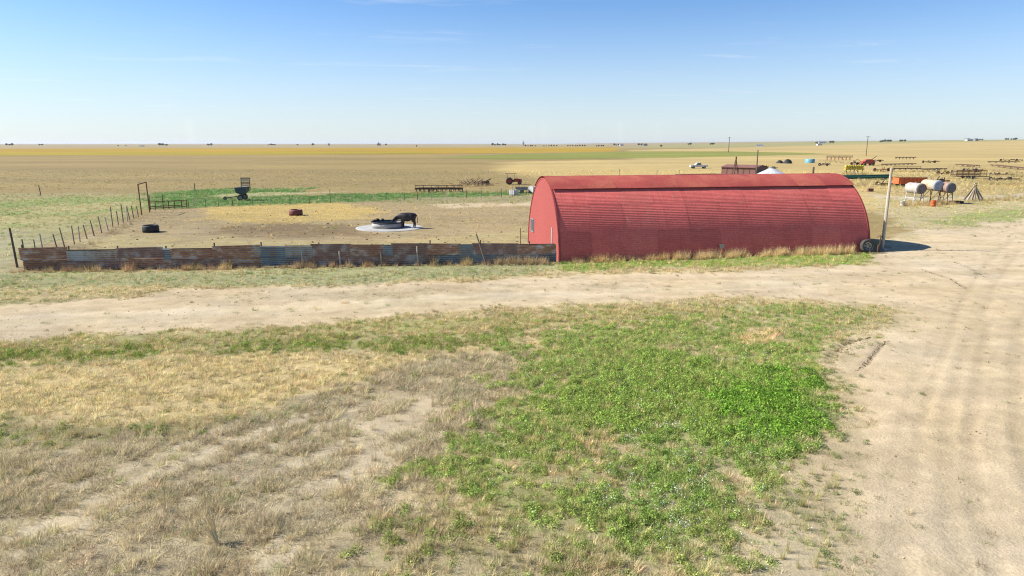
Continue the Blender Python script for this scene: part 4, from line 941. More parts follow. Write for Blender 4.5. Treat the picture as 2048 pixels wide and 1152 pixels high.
# red swather with raised arms
a, l, rz = frame_of(1722, 1745, 331); s = l/4.5
swr = thing('swather', 'faded red self propelled swather with dark raised arms', 'machine', tuple(a), rz)
MB().prism([(0, .7), (.0, 1.3), (.9, 1.5), (1.2, 2.1), (3.2, 2.2), (4.3, 1.8), (4.5, .9), (3.6, .6)], -.9, .9).build('body', M_ired, swr)
MB().box((1.5, 0, 1.55), (.9, 1.84, .6)).build('window_band', M_glass, swr)
for x in (.9, 3.7):
    for y in (-1.05, 1.05): wheel(swr, .55 if x > 2 else .45, .35, (x, y, .55 if x > 2 else .45), 0, 0, M_maroon, M_dusty, n=16)
MB().bar((.2, 0, 1.0), (-1.4, .3, 2.3), .12).bar((-1.4, .3, 2.3), (-2.4, 0, 1.2), .12).build('arm', M_irust, swr)
MB().bar((3.6, 0, 2.1), (5.2, 0, 3.3), .16).build('unloading_spout', M_irust, swr)
# orange grain wagon behind the tanks
a, l, rz = frame_of(1796, 1852, 375)
wg = thing('grain_wagon', 'bright orange grain wagon parked behind the fuel tanks', 'wagon', tuple(a), rz); hh = 19*mpp(a.y)
wb = MB(); t_ = .06; w_ = 2.0
for (c_, d_) in (((l/2, 0, hh*.68), (l, t_, hh*.62)), ((l/2, w_, hh*.68), (l, t_, hh*.62)), ((t_/2, w_/2, hh*.68), (t_-.004, w_-t_-.004, hh*.62)), ((l-t_/2, w_/2, hh*.68), (t_-.004, w_-t_-.004, hh*.62)), ((l/2, w_/2, hh*.38), (l-.01, w_-.08, .05))): wb.box(c_, d_)
wb.build('box', M_orange, wg)
for i in range(7): MB().box((l*(i+.5)/7, -.07, hh*.68), (.08, .07, hh*.6)).build('rib', M_orange, wg)
MB().bar((0, -.06, hh+.03), (l, -.06, hh+.03), .12, .07).build('top_rail', M_maroon, wg)
for x in (.18, .82):
    for y in (.15, w_-.15): wheel(wg, .38, .22, (l*x, y, .38), 0, 0, M_maroon, M_dusty, n=16)
MB().bar((0, w_/2, .5), (-1.6, w_/2, .3), .1).build('tongue', M_yel, wg)
# yellow loader bucket beside it
a, l, rz = frame_of(1780, 1796, 361); lb = thing('loader_bucket', 'small yellow loader bucket lying in front of the green header', 'bucket', tuple(a), rz)
MB().prism([(0, 0), (.9, .02), (.9, .08), (.12, .3), (.1, .7), (0, .75)], 0, l, Matrix.Rotation(-math.pi/2, 4, 'Z')@Matrix.Scale(-1, 4, (1, 0, 0))).build('shell', M_yel, lb)
MB().bar((l*.3, .1, .4), (l*.3, 1.1, .6), .1).build('arm', M_yel, lb); MB().bar((l*.7, .1, .4), (l*.7, 1.1, .6), .1).build('arm', M_yel, lb)

def junk(px0, px1, py, hpx, label, seed, mats):
    r = random.Random(seed); a, l, rz = frame_of(px0, px1, py); hh = hpx*mpp(a.y)
    root = thing('scrap_implement', label, 'implement', tuple(a), rz)
    MB().bar((0, 0, hh*.4), (l, .2, hh*.45), .22, .2).build('main_bar', mats[0], root); MB().bar((l*.1, 1.3, hh*.35), (l*.9, 1.4, hh*.4), .2, .2).build('rear_bar', mats[0], root)
    for i in range(4): x = l*(.1+.8*i/3); MB().bar((x, 0, hh*.4), (x+r.uniform(-.3, .3), 1.35, hh*.38), .16).build('cross_bar', mats[1], root)
    for i in range(max(5, int(l/.7))):
        x = l*r.random(); y = r.choice((0, 1.35)); MB().bar((x, y, hh*.42), (x+r.uniform(-.2, .2), y+r.uniform(.1, .5), .02), .12, .14).build('shank', mats[i % len(mats)], root)
    for i in range(3):
        x = l*r.uniform(.1, .9); MB().bar((x, .6, hh*.4), (x+r.uniform(-.8, .8), .6, hh*r.uniform(.8, 1.1)), .12).build('mast', mats[i % len(mats)], root)
    for t in (.15, .85): wheel(root, min(.5, hh*.4), .24, (l*t, 1.75, min(.5, hh*.4)), r.uniform(-.3, .3), 0, mats[-1], M_dusty, n=14)
    MB().box((l*r.uniform(.3, .7), .6, hh*.5), (l*.18, .6, hh*.3), .1).build('seed_box', mats[-1], root)
    return root
junk(1705, 1722, 330, 10, 'rusty wheeled scrap frame between the red swather and the chisel plow', 1, [M_irust, M_maroon, M_irust])
junk(1750, 1788, 343, 8, 'low rusty frame with small box beside the yellow grain drill tongue', 2, [M_irust, M_brown, M_ired])
junk(1846, 1880, 326, 6, 'thin far scrap frame with short masts on the open straw', 3, [M_irust, M_irust, M_dark])
junk(1930, 1966, 343, 7, 'rusty scrap frame tucked behind the rack trailer', 4, [M_irust, M_maroon, M_brown])
junk(1984, 2030, 352, 8, 'low rusty frame in weeds past the rack trailer', 5, [M_irust, M_brown, M_irust])
junk(1745, 1768, 324, 6, 'small dark scrap frame just behind the red swather', 6, [M_irust, M_dark, M_irust])
junk(2000, 2046, 322, 5, 'farthest dark scrap frame in the open straw', 7, [M_irust, M_dark, M_irust])
junk(1530, 1556, 340, 9, 'rusty scrap frame in weeds behind the conical grain bin', 8, [M_irust, M_brown, M_irust])
junk(1856, 1900, 368, 14, 'tall rusty frame with masts right behind the fuel tanks', 9, [M_irust, M_ired, M_irust])
junk(1760, 1790, 372, 10, 'low rusty frame in weeds between the utility pole and the orange wagon', 10, [M_irust, M_brown, M_yel])
junk(1984, 2040, 362, 9, 'wide rusty frame in gold weeds beyond the stacked posts', 11, [M_irust, M_brown, M_irust])
junk(1880, 1908, 350, 9, 'rusty frame with box between the lister plow and the rack trailer', 12, [M_irust, M_maroon, M_yel])
junk(1640, 1662, 332, 8, 'rusty frame alone between blue stock tank and yellow drill', 13, [M_irust, M_brown, M_irust])
# ------------------------------------------------------------------ fuel tanks on stands
def fuel_tank(px, cy, rpx, Lm, base_y, label, body_m, end_m, leg_m, band=None):
    p = g(px, base_y); c = at_depth(px, cy, p.y); R = rpx*mpp(p.y); zc_ = c.z
    root = thing('fuel_tank', label, 'tank', (p.x, p.y, 0), .02, 'farm tanks raised on steel stands')
    MB().lathe([(R, .02), (R, Lm-.02)], (0, 0, zc_), 32, 'Y').build('shell', body_m, root, True)
    MB().lathe([(R*1.0, .02), (R*.985, -.05), (R*.7, -.09), (.001, -.11)], (0, 0, zc_), 32, 'Y').build('end_cap', end_m, root, True)
    MB().lathe([(R*1.0, Lm-.02), (R*.985, Lm+.05), (R*.7, Lm+.09), (.001, Lm+.11)], (0, 0, zc_), 32, 'Y').build('end_cap', body_m, root, True)
    MB().tube((0, Lm*.5, zc_+R-.03), (0, Lm*.5, zc_+R+.12), .1, .1, 10).build('filler_cap', M_steel, root)
    for y in (.35, Lm-.35):
        MB().bar((-R*.95, y, zc_-R*.72), (R*.95, y, zc_-R*.72), .09).build('cradle', leg_m, root)
        for sx in (-1, 1): MB().bar((sx*R*.75, y, zc_-R*.7), (sx*R*1.0, y, 0), .07).build('leg', leg_m, root)
        MB().bar((-R*.95, y, .35), (R*.8, y, zc_-R*.75), .045).build('brace', leg_m, root)
    for sx in (-1, 1): MB().bar((sx*R*.9, .35, .8), (sx*R*.9, Lm-.35, .8), .05).build('side_brace', leg_m, root)
    MB().tube((0, -.1, zc_-R*.8), (0, -.25, zc_-R*1.3), .03, .03, 6).build('outlet_hose', M_rubber, root)
    return root
M_tkw = paint('dirty_white_tank', (.40, .385, .36), (.33, .28, .25), rough=.6, scale=1.6, c3=(.30, .15, .11), lo=.38, hi=.58)
M_tko = paint('cream_orange_tank', (.38, .345, .25), (.38, .24, .13), rough=.5, scale=1.2, c3=(.36, .17, .09))
M_tkr = paint('rust_tank', (.40, .26, .19), (.28, .18, .14), rough=.6, scale=1.5)
M_tkd = paint('rust_flaked_end', (.16, .14, .13), (.27, .22, .2), rough=.8, scale=5, lo=.48, hi=.54)
M_tke = paint('blue_grey_end', (.30, .36, .43), (.26, .31, .37), rough=.5, scale=2)
M_tkk = paint('dark_grey_end', (.12, .115, .13), (.16, .145, .15), rough=.6, scale=3)
fuel_tank(1839, 377.5, 10.5, 2.5, 409, 'dirty white fuel tank with rust flaked end on white legs', M_tkw, M_tkd, M_white)
fuel_tank(1872.5, 371.5, 10.8, 2.7, 407, 'cream and orange streaked fuel tank with blue grey end', M_tko, M_tke, M_irust)
fuel_tank(1898, 376, 10.2, 1.7, 408, 'rusty brown fuel tank with dark grey end', M_tkr, M_tkk, M_irust)
p = g(1866, 413); br = thing('barrel', 'small orange barrel standing in dry weeds under the fuel tanks', 'barrel', tuple(p))
MB().lathe([(.001, .02), (.27, .0), (.30, .3), (.28, .32), (.30, .34), (.29, .78)], (0, 0, 0), 20).build('wall', M_orange, br, True); MB().lathe([(.27, .73), (.001, .73)], (0, 0, 0), 20).build('lid', M_maroon, br)
p = g(1805, 412); wbk = thing('bucket', 'white plastic bucket on the ground beside the fuel tank legs', 'bucket', tuple(p))
MB().lathe([(.001, .01), (.24, .0), (.30, .62), (.32, .64), (.28, .64), (.26, .05)], (0, 0, 0), 18).build('wall', M_white, wbk, True)
hb_ = MB()
for i in range(8): hb_.tube((.3*math.cos(i*.39), -.02-.1*math.sin(i*.39), .64+.12*math.sin(i*.39)), (.3*math.cos((i+1)*.39), -.02-.1*math.sin((i+1)*.39), .64+.12*math.sin((i+1)*.39)), .012, .012, 5)
hb_.build('handle', M_steel, wbk)
# poles leaned together
p = g(1947, 401); apex = at_depth(1947, 367.5, p.y).z
for i in range(11):
    a = i*2*math.pi/11+rnd.uniform(-.15, .15); r = rnd.uniform(1.0, 1.35); mt = (M_pale, M_wood, M_dark)[i % 3]
    b_ = Vector((r*math.cos(a), r*.75*math.sin(a), 0)); tpt = Vector((-.16*math.cos(a)*.9+rnd.uniform(-.05, .05), -.13*math.sin(a), apex*rnd.uniform(.92, 1.06)))
    o = MB().tube((0, 0, -.05), tpt-b_, .085, .07, 8).build('stacked_post', mt); o.location = (p.x+b_.x, p.y+b_.y, 0)
    tag(o, ('bleached wooden post leaned into the cone of stacked posts', 'grey wooden post leaned into the cone of stacked posts', 'dark wooden post leaned into the cone of stacked posts')[i % 3], 'post', ('bleached posts stacked as a cone', 'grey posts stacked as a cone', 'dark posts stacked as a cone')[i % 3])
# old tyre flat on the ground by the posts (dark oval)
p = g(1912, 406); o = MB().lathe([(.45, .02), (.8, .0), (.92, .14), (.8, .26), (.5, .24)], (0, 0, 0), 32, 'Z', True).build('discarded_tractor_tyre', M_rubber, None, True); o.location = tuple(p); tag(o, 'black tractor tyre lying flat beside the stacked posts', 'tyre')
# red thing by the barn's far end
a, l, rz = frame_of(1737, 1747, 383.5); o = thing('fuel_can', 'small dark red can on the ground beyond the barn end', 'can', tuple(a), rz)
MB().box((l/2, .2, .25), (l, .4, .5)).build('body', M_maroon, o); MB().tube((l*.2, .2, .5), (l*.2, .2, .62), .06, .05, 8).build('spout', M_maroon, o); MB().bar((l*.4, .2, .6), (l*.9, .2, .6), .04).build('handle', M_maroon, o)
# rack trailer
a, l, rz = frame_of(1913, 1972, 358.5)
tr = thing('rack_trailer', 'rusty flat trailer with open stock rack rails on dry weeds', 'trailer', tuple(a), rz); hh = 17*mpp(a.y); wd = 2.2
MB().box((l/2, wd/2, .62), (l, wd, .16)).build('deck', M_irust, tr)
for y in (0, wd):
    for t in np.linspace(0, 1, 6): MB().bar((l*t, y, .7), (l*t, y, hh), .08).build('stake', M_pipe, tr)
    for z in np.linspace(.95, hh, 4): MB().bar((0, y-.05, z), (l, y-.05, z), .05, .11).build('rail', M_pipe, tr)
for y in (.1, wd-.1):
    for x in (.42, .58): wheel(tr, .36, .22, (l*x, y, .36), 0, 0, M_steel, M_dusty, n=14)
MB().bar((l, wd/2, .6), (l+1.6, wd/2, .45), .16).build('tongue', M_irust, tr); MB().tube((l+1.5, wd/2, 0), (l+1.5, wd/2, .6), .06, .06, 8).build('jack_stand', M_irust, tr)

# ------------------------------------------------------------------ behind the barn: shed, bin, poles, vehicles
Ys = 132.0
def on_ground(px, Y): 
    x = (px-1024)/FPX*(Y*CP+CAM_H*SP); return Vector((x, Y, float(hill(x, Y))))
sa, sb = on_ground(1441, Ys), on_ground(1503, Ys); lz = at_depth(1470, 333, Ys).z; rz_ = at_depth(1470, 329.5, Ys).z
shed = thing('iron_shed', 'rusty brown corrugated iron shed with low gable behind the barn', 'shed', tuple(sa), rad(-42)); l = 6.6; dp = 5.6
MB().box((l/2, .04, lz/2), (l-.02, .08, lz)).build('wall', M_shed, shed); MB().box((l/2, dp-.04, lz/2), (l-.02, .08, lz)).build('wall', M_shed, shed)
for x in (.04, l-.04): MB().add([(x-.04, .09, 0), (x-.04, dp-.09, 0), (x-.04, dp-.09, lz), (x-.04, dp/2, rz_-.05), (x-.04, .09, lz), (x+.04, .09, 0), (x+.04, dp-.09, 0), (x+.04, dp-.09, lz), (x+.04, dp/2, rz_-.05), (x+.04, .09, lz)], [(4, 3, 2, 1, 0), (5, 6, 7, 8, 9), (0, 1, 6, 5), (1, 2, 7, 6), (2, 3, 8, 7), (3, 4, 9, 8), (4, 0, 5, 9)]).build('end_wall', M_shed, shed)
rf = MB(); 
for y0, y1 in ((-.25, dp/2), (dp+.25, dp/2)): rf.add([(-.2, y0, lz+.02-(.1)), (l+.2, y0, lz-.08), (l+.2, y1, rz_+.03), (-.2, y1, rz_+.03), (-.2, y0, lz-.13), (l+.2, y0, lz-.13), (l+.2, y1, rz_-.03), (-.2, y1, rz_-.03)], [(0, 1, 2, 3), (4, 7, 6, 5), (0, 4, 5, 1), (0, 3, 7, 4), (1, 5, 6, 2)])
rf.build('roof', M_shed, shed)
for i in range(1, 6): MB().box((l*i/6, -.02, lz/2), (.10, .05, lz-.1)).build('wall_rib', M_irust, shed)
MB().box((l+.03, dp*.35, 1.1), (.05, 2.2, 2.2)).build('door', M_dark, shed)
a = on_ground(1466, Ys-1.2); a.y -= 4.0; a.x -= 1.2; af = thing('hoist_frame', 'dark A shaped hoist frame rising over the iron shed', 'frame', tuple(a)); hz = at_depth(1469, 313, a.y).z
MB().bar((-.1, 0, 0), (.25, 0, hz), .12).build('leg', M_irust, af); MB().bar((1.1, 0, 0), (.1, 0, hz-.05), .12).build('leg', M_irust, af); MB().bar((-.4, 1.0, 0), (.2, .05, hz-.1), .1).build('leg', M_irust, af); MB().bar((.05, 0, hz*.55), (.65, 0, hz*.55), .08).build('brace', M_irust, af)
c = on_ground(1541, 126); bt_ = at_depth(1541, 336, 126).z; be = at_depth(1541, 351, 126).z; Rb = 33*mpp(126)
gb_ = thing('grain_bin', 'squat pale grain bin with conical metal roof behind the barn', 'bin', tuple(c))
MB().lathe([(Rb, 0), (Rb, be)], (0, 0, 0), 40).build('wall', M_bin, gb_, True)
for i in range(20):
    a0, a1 = 2*math.pi*i/20, 2*math.pi*(i+1)/20-.01
    MB().add([((Rb+.15)*math.cos(a0), (Rb+.15)*math.sin(a0), be-.05), ((Rb+.15)*math.cos(a1), (Rb+.15)*math.sin(a1), be-.05), (.35*math.cos(a1), .35*math.sin(a1), bt_), (.35*math.cos(a0), .35*math.sin(a0), bt_)], [(0, 1, 2, 3)]).build('roof_panel', M_bin, gb_)
MB().lathe([(.5, bt_-.12), (.5, bt_+.12), (.001, bt_+.25)], (0, 0, 0), 16).build('cap', M_steel, gb_)
def pole_at(name, label, cat, px, top, Y, r, mt, arm=0, group=None):
    p = on_ground(px, Y); h = at_depth(px, top, Y).z-p.z
    root = thing(name, label, cat, tuple(p), 0, group)
    MB().tube((0, 0, -.3), (0, 0, h), r, r*.75, 9).build('shaft', mt, root)
    if arm:
        MB().bar((-arm, 0, h-.4), (arm, 0, h-.4), .12, .14).build('crossarm', mt, root)
        for s in (-.8, 0, .8): MB().tube((arm*s, 0, h-.33), (arm*s, 0, h-.1), .05, .04, 6).build('insulator', M_cream, root)
    return root
pole_at('light_pole', 'tall dark wooden pole beside the iron shed and grain bin', 'pole', 1510.5, 300, 122, .13, M_dark, 0)
pole_at('yard_post', 'short thick dark post seen over the barn roof near the grain bin', 'post', 1623, 334, 112, .2, M_dark)
for px, top, lb_ in ((1237, 338, 'thin grey post over the barn ridge nearest the tin end'), (1312, 340, 'thin grey post over the middle of the barn ridge'), (1357, 340, 'thin pale post beside the dark row planter')): pole_at('thin_post', lb_, 'post', px, top, 105, .06, M_wood)
pole_at('power_pole', 'distant power pole with crossarm beyond the barn and the green field', 'pole', 1457, 274, 620, .32, M_dark, 1.6)
pole_at('power_pole', 'distant power pole with crossarm above the red swather', 'pole', 1732, 272, 430, .22, M_dark, 1.3)
for px, t_ in ((1380, 0), ):
    a, l, rz = frame_of(1380, 1409, 337)
    pk = thing('pickup_truck', 'old white pickup truck parked on straw beyond the barn', 'truck', tuple(a), rz); k = l/5.2
    MB().prism([(0, .55), (0, 1.0), (.15, 1.08), (1.5, 1.12), (1.5, .55)], -.95, .95).build('hood', M_white, pk)
    MB().prism([(1.5, .5), (1.5, 1.12), (2.0, 1.75), (3.1, 1.78), (3.3, 1.1), (3.3, .5)], -.93, .93).build('cab', M_white, pk)
    MB().prism([(1.68, 1.15), (2.05, 1.68), (3.02, 1.70), (3.12, 1.15)], -.95, .95).build('window_band', M_glass, pk)
    MB().prism([(3.3, .5), (3.3, 1.15), (5.3, 1.15), (5.3, .5)], -.95, .95).build('bed', M_white, pk)
    for x in (.95, 4.3):
        for y in (-.88, .88): wheel(pk, .38, .24, (x, y, .38), 0, 0, M_steel, M_rubber, n=14)
    for y in (-.65, .65): MB().box((-.01, y, .85), (.04, .3, .18)).build('headlight', M_glass, pk)
# dark tarped heaps
for (x0, x1, py, hp_, lb_) in ((1552, 1566, 326.5, 6, 'low black tarp covered heap on the straw field'), (1566, 1584, 327, 8.5, 'taller black tarp covered heap on the straw field')):
    a, l, rz = frame_of(x0, x1, py); hgt = hp_*mpp(a.y); mb = MB(); n = 14; prof = []
    vs = []; fs = []
    for i in range(7):
        r_ = 1-i/6
        for j in range(n):
            t = 2*math.pi*j/n; q = 1+.15*math.sin(3*t+i)+rnd.uniform(-.06, .06)
            vs.append((l/2+l/2*(r_**.7)*math.cos(t)*q, 1.5*(r_**.7)*math.sin(t)*q, hgt*(1-r_**1.7)*(1+rnd.uniform(-.05, .05))))
    for i in range(6):
        for j in range(n): fs.append((i*n+j, i*n+(j+1) % n, (i+1)*n+(j+1) % n, (i+1)*n+j))
    o = mb.add(vs, fs).build('tarped_heap', M_rubber, None, True); o.location = tuple(a); o.rotation_euler = (0, 0, rz); tag(o, lb_, 'heap')
a, l, rz = frame_of(1614, 1632.5, 326); st = thing('stock_tank', 'sky blue round stock tank on the straw field', 'tank', (a.x+l/2, a.y+l/2, 0)); hgt = 7.5*mpp(a.y)
MB().lathe([(l/2, 0), (l/2, hgt), (l/2-.08, hgt+.03), (l/2-.12, hgt), (l/2-.12, .1)], (0, 0, 0), 36).build('wall', M_blue, st, True); MB().lathe([(l/2-.12, hgt*.7), (.001, hgt*.7)], (0, 0, 0), 30).build('water', M_water, st)
for z in (.33, .66): MB().lathe([(l/2+.0, hgt*z-.05), (l/2+.04, hgt*z), (l/2, hgt*z+.05)], (0, 0, 0), 36).build('hoop', M_blue, st)
# ------------------------------------------------------------------ behind the pen
# scrap heap: each bar a piece of the heap
a, l, rz = frame_of(912, 982, 371); sh_ = thing('scrap_heap', 'tangled heap of rusty scrap iron and branches behind the pen', 'heap', tuple(a), rz); k = mpp(a.y)
for i in range(64):
    x = l*rnd.betavariate(1.4, 1.4); hm = 1.3*k*13*(1-abs(x/l-.5)*1.2); b0 = Vector((x, rnd.uniform(-1.2, 1.2), rnd.uniform(0, .2))); an = rnd.uniform(0, 6.28); ll = rnd.uniform(.8, 2.2)
    b1 = b0+Vector((math.cos(an)*ll, math.sin(an)*ll*.6, rnd.uniform(.1, max(.2, hm))))
    MB().tube(b0, b1, .05, .035, 6).build('scrap_bar', (M_irust, M_wood, M_pipe)[i % 3], sh_)
MB().box((l*.82, 0, .45), (1.6, 1.1, .7), .2).build('engine_block', M_irust, sh_); MB().tube((l*.86, -.2, .8), (l*1.0, .0, 1.25), .12, .1, 8).build('exhaust', M_irust, sh_)
# old small tractor with canopy frame
a, l, rz = frame_of(1014, 1040, 369); tc_ = thing('old_tractor', 'small old red tractor with thin canopy frame behind the pen', 'tractor', tuple(a), rz); k = l/2.9
MB().prism([(1.3, .5), (1.3, 1.05), (1.9, 1.15), (2.8, 1.0), (2.8, .5)], -.3, .3).build('hood', M_ired, tc_); MB().prism([(.3, .45), (.3, .85), (1.3, .9), (1.3, .45)], -.35, .35).build('chassis', M_maroon, tc_)
for y in (-.62, .62):
    wheel(tc_, .66, .3, (.45, y, .66), 0, 0, M_ired, M_dusty, n=20); wheel(tc_, .38, .2, (2.4, y*.8, .38), 0, 0, M_ired, M_dusty, n=16)
for x in (.1, 1.5):
    for y in (-.45, .45): MB().bar((x, y, .6), (x-.05, y, 2.0), .05).build('canopy_post', M_irust, tc_)
MB().box((.78, 0, 2.03), (2.3, 1.3, .06)).build('canopy', M_irust, tc_)
MB().tube((.85, 0, .9), (1.1, 0, 1.25), .03, .03, 6).build('steering_column', M_irust, tc_); MB().box((.45, 0, .98), (.4, .42, .1)).build('seat', M_dark, tc_)
# white tote boxes and a small grey trailer beside the barn
for (x0, x1, py, hp_, lb_) in ((1018.5, 1030.5, 390.5, 11, 'white plastic tote standing behind the back fence'), (1057, 1069, 386, 13, 'white plastic tote half hidden by the barn end')):
    a, l, rz = frame_of(x0, x1, py); hgt = hp_*mpp(a.y); o = thing('tote_tank', lb_, 'tank', tuple(a), rz-.75)
    MB().box((l/2, .5, hgt*.56), (l, 1.0, hgt*.82)).build('body', M_white, o); MB().box((l/2, .5, hgt*.07), (l+.05, 1.05, hgt*.13)).build('pallet', M_steel, o); MB().tube((l/2, .5, hgt*.97), (l/2, .5, hgt*1.02), .15, .15, 10).build('lid', M_steel, o)
    for t in (.25, .5, .75): MB().box((l*t, -.012, hgt*.56), (.03, .02, hgt*.8)).build('cage_bar', M_steel, o)
a, l, rz = frame_of(1031, 1057, 387); o = thing('utility_trailer', 'small grey utility trailer with rail sides beside the white totes', 'trailer', tuple(a), rz)
MB().box((l/2, .6, .55), (l, 1.3, .12)).build('deck', M_steel, o)
for y in (-.05, 1.25): MB().box((l/2, y, .78), (l, .05, .3)).build('side_board', M_steel, o)
for t in np.linspace(.02, .98, 8): MB().bar((l*t, -.1, .5), (l*t, -.1, 1.25), .04).build('stake', M_steel, o)
for y in (-.15, 1.35): wheel(o, .3, .18, (l*.5, y, .3), 0, 0, M_steel, M_rubber, n=14)
# dark cart with a tall slatted rack on the green strip
a = g(484, 400.5); ct = thing('feed_cart', 'dark two wheeled feed cart with tall slatted rack on the green strip', 'cart', tuple(a)); k = mpp(a.y)
MB().prism([(-.55, 1.05), (-.7, 1.75), (.9, 1.85), (.85, 1.25), (.25, .75)], -.6, .7).build('hopper', paint('dark_slate_paint', (.075, .095, .105), (.06, .07, .075), rough=.5, scale=3), ct)
for y in (-.75, .85): wheel(ct, .42, .22, (.1, y, .42), 0, 0, M_steel, M_rubber, n=18)
MB().bar((-.2, 0, .6), (-2.2, 0, .3), .12).build('tongue', M_irust, ct); wheel(ct, .26, .16, (-2.3, 0, .26), 0, 0, M_steel, M_rubber, n=14)
MB().bar((.1, -.7, .42), (.1, .8, .42), .1).bar((0, 0, .42), (0, 0, .95), .12).build('axle', M_irust, ct)
for x in (-.15, 1.05): MB().bar((x, .5, 1.3), (x, .6, 3.0), .08).build('rack_post', M_irust, ct)
for z, mt in ((1.75, M_irust), (2.0, M_pale), (2.2, M_irust), (2.42, M_dark), (2.62, M_pale), (2.82, M_pale), (2.98, M_irust)): MB().box((.45, .48+(z-1.3)*.06, z), (1.3, .05, .13)).build('slat', mt, ct)
MB().bar((.6, .1, 1.1), (.75, .1, .05), .06).build('stand', M_pale, ct)
# dry uprooted stalk in the foreground
p = g(436, 1088); ds = thing('dry_stalk', 'bundle of bright straw stalks sticking up among the dead weeds', 'plant', tuple(p))
M_straw = paint('bright_straw', (.85, .68, .38), (.75, .58, .3), rough=.8, scale=8)
for i in range(34):
    an = rnd.uniform(1.8, 3.8); ll = rnd.uniform(.3, .62); MB().tube((rnd.uniform(-.03, .03), rnd.uniform(-.03, .03), -.01), (math.cos(an)*ll*.5, rnd.uniform(-.08, .2), ll), .011, .006, 5).build('stalk', M_straw, ds)

# ------------------------------------------------------------------ on the horizon
M_farleaf = foliage_mat('far_leaves', .1, False, (.11, .125, .08))  # leaf colour greyed and lightened, distance haze put into the colour
def crown_mesh(seed, rx, rz_):
    r = random.Random(seed); vs, fs, sh = [], [], []
    for i in range(240):
        while True:
            q = Vector((r.uniform(-1, 1), r.uniform(-1, 1), r.uniform(-1, 1)))
            if q.length < 1 and (q.length > .45): break
        p = Vector((q.x*rx*(1+.2*math.sin(5*q.z+seed)), q.y*rx, q.z*rz_)); n = (q+Vector((r.uniform(-.6, .6), r.uniform(-.6, .6), r.uniform(-.2, .8)))).normalized(); u = n.orthogonal().normalized(); v = n.cross(u); s = rx*r.uniform(.16, .34); o = len(vs)
        vs += [p-u*s, p+v*s*.7, p+u*s, p-v*s*.7]; fs.append((o, o+1, o+2, o+3)); sh += [r.uniform(.6, 1.3)]*4
    return tuft_mesh('crown', [(vs, fs, sh)], M_farleaf)
def far_tree(seed):
    root = bpy.data.objects.new('shelter_tree', None)
    return root
crowns = [crown_mesh(s, 4.2, 3.4) for s in range(4)]
trunk_me = MB().tube((0, 0, -.5), (.1, 0, 3.2), .38, .2, 7).tube((.1, 0, 3.0), (1.4, .3, 5.0), .18, .08, 6).tube((.1, 0, 3.0), (-1.2, -.2, 5.2), .18, .08, 6).mesh('trunk', M_dark)
def tree_at(px, Y, s, label='small dark shelter tree on the far horizon', group='shelter trees on the horizon'):
    p = on_ground(px, Y); r = thing('shelter_tree', label, 'tree', tuple(p), rnd.uniform(0, 6), group); r.scale = (s, s, s*rnd.uniform(.8, 1.1))
    put('trunk', trunk_me, r); put('crown', crowns[rnd.randrange(4)], r, (0, 0, 5.2))
TREES = ((14, 2600, 1.0, 3, 5, 'shelter tree at the bare horizon far beyond the pale pasture'), (80, 2700, .8, 2, 4, 'one of a pair of horizon trees beyond the lone leaning post'), (236, 2000, .55, 1, 1, 'tiny bush like tree just beyond the golden field, beside the pale low shed'), (251, 2000, .45, 1, 1, 'smallest bush like tree just beyond the golden field'), (318, 2600, .9, 5, 4.2, 'tree in the longest dark clump on the horizon above the gate frame'), (415, 2700, .9, 3, 4, 'tree in the horizon clump between gate frame and feed cart'), (538, 2800, .8, 4, 4, 'tree in the low horizon row beyond the feed cart'), (595, 2700, .9, 1, 1, 'single round horizon tree above the maroon tyre feeder'), (626, 2700, 1.0, 1, 1, 'single horizon tree beside the tiny grey horizon building'), (773, 2600, .8, 1, 1, 'lone tree beside the dark horizon grain elevator'), (833, 1700, .6, 1, 1, 'lone small tree beyond the golden field, above the cow'),
  (985, 2600, .9, 6, 5, 'tree in the row beside the white grain elevator'), (1052, 1900, .55, 5, 4.5, 'small tree in the first dark row under the white grain elevator'), (1088, 1900, .5, 6, 5, 'small tree in the middle of the thin dark tree line beyond the golden field'), (1135, 1900, .5, 8, 5, 'small tree in the longest thin dark tree line beyond the golden field'), (1192, 1800, .5, 4, 5, 'small tree at the end of the thin dark tree line beyond the golden field'), (1228, 2500, .8, 3, 4, 'tree beside the white far house'), (1278, 2400, 1.0, 4, 4.5, 'tree crowding the blue grey far barn'), (1322, 1500, .7, 1, 1, 'lone dark tree standing alone beyond the green field'), (1377, 2500, .9, 2, 4, 'one of two trees on the rise beyond the lone dark tree'), (1420, 2500, .9, 3, 4, 'one of three trees on the rise beside the distant power pole'), (1632, 2300, .9, 2, 4, 'tree before the long white ridge farm building'), (1660, 2300, .9, 2, 5, 'tree behind the long white ridge farm building'), (1760, 2400, 1.0, 5, 5, 'tree in the longest dark clump on the ridge'), (1800, 2400, .9, 3, 4, 'tree in the small clump on the ridge past the longest clump'), (1930, 2400, .9, 2, 5, 'tree before the long pale ridge barn'), (1958, 2400, .9, 2, 4, 'tree beside the blue roofed ridge house'), (2010, 2400, .9, 5, 5, 'tree in the ridge row past the long pale barn'))
for px, Y, s, n, sp, lb_ in TREES:
    for i in range(n): tree_at(px+i*sp+rnd.uniform(-1, 1), Y+rnd.uniform(-40, 40), s*rnd.uniform(.75, 1.25), lb_, 'horizon trees: '+lb_)
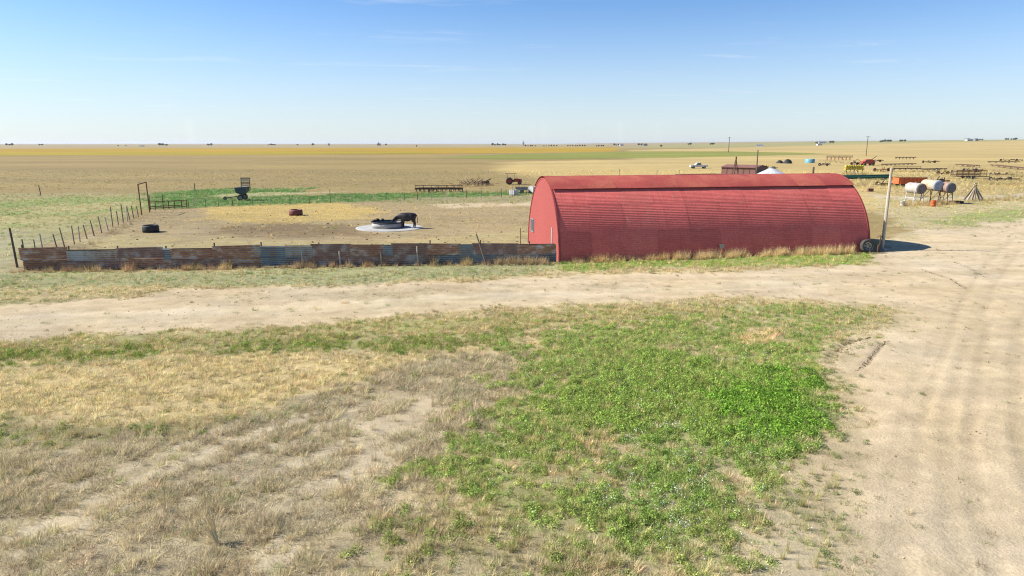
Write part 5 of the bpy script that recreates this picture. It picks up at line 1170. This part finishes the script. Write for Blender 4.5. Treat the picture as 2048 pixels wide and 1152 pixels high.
def far_building(px, Y, w, h, d, label, mt, kind):
    p = on_ground(px, Y); root = thing(kind, label, kind.split('_')[-1], tuple(p), rnd.uniform(-.3, .3))
    if kind == 'grain_elevator':
        for i in range(3): MB().tube((i*w/3, 0, -1), (i*w/3, 0, h*(.75 if i != 1 else 1)), w/6.3, w/6.3, 14).build('silo', mt, root)
        MB().box((w/3, 0, h*1.08), (w*.3, w*.25, h*.16)).build('headhouse', mt, root)
    else:
        MB().box((0, 0, h*.35), (w, d, h*.7)).build('wall', mt, root)
        MB().prism([(-d*.55, h*.7), (0, h), (d*.55, h*.7)], -w*.52, w*.52, Matrix.Rotation(math.pi/2, 4, 'Z')).build('roof', M_steel, root)
        for x in (-.3, 0, .3): MB().box((w*x, -d/2-.02, h*.35), (w*.1, .06, h*.3)).build('window', M_glass, root)
    return root
for px, Y, w, h, d, lb_, mt, kd in ((755, 2900, 16, 11, 8, 'dark grain elevator on the horizon above the pen', M_steel, 'grain_elevator'), (658, 2900, 6, 9, 6, 'tiny grey horizon building beside the lone shelter trees', M_steel, 'far_barn'), (1045, 2900, 9, 18, 8, 'white grain elevator on the horizon above the barn ridge', M_white, 'grain_elevator'),
        (1243, 2500, 13, 6, 9, 'white far house beyond the golden field', M_white, 'far_house'), (1290, 2400, 14, 7, 9, 'blue grey far barn among horizon trees', M_slate, 'far_barn'), (1519, 1500, 14, 5, 6, 'low white shed out on the far straw field', M_white, 'far_shed'), (1644, 2250, 22, 8, 10, 'long white farm building on the ridge with trees on both sides', M_white, 'far_barn'), (1638, 1700, 12, 4.5, 6, 'small white shed below the ridge farm', M_white, 'far_shed'),
        (1936, 2300, 24, 7, 10, 'long pale ridge barn beside trees', M_white, 'far_barn'), (1950, 2280, 12, 8, 9, 'blue roofed ridge house beside the long pale barn', M_slate, 'far_house'), (284, 2000, 12, 3, 6, 'pale low shed beyond the golden field', M_white, 'far_shed')):
    far_building(px, Y, w, h, d, lb_, mt, kd)

# ------------------------------------------------------------------ the dusty air over the plain
hm, hnt, HN, HL_ = new_mat('dusty_air')
ho = HN.new('ShaderNodeOutputMaterial'); pv = HN.new('ShaderNodeVolumePrincipled'); HL_.new(pv.outputs[0], ho.inputs['Volume'])
pv.inputs['Color'].default_value = (.86, .91, 1.0, 1); pv.inputs['Density'].default_value = 3.2e-5; pv.inputs['Anisotropy'].default_value = .2
hz_ = MB().box((0, 14500, 29), (62500, 30700, 62)).build('haze', hm); tag(hz_, 'thin pale dusty air over the whole plain', None, None, 'stuff')
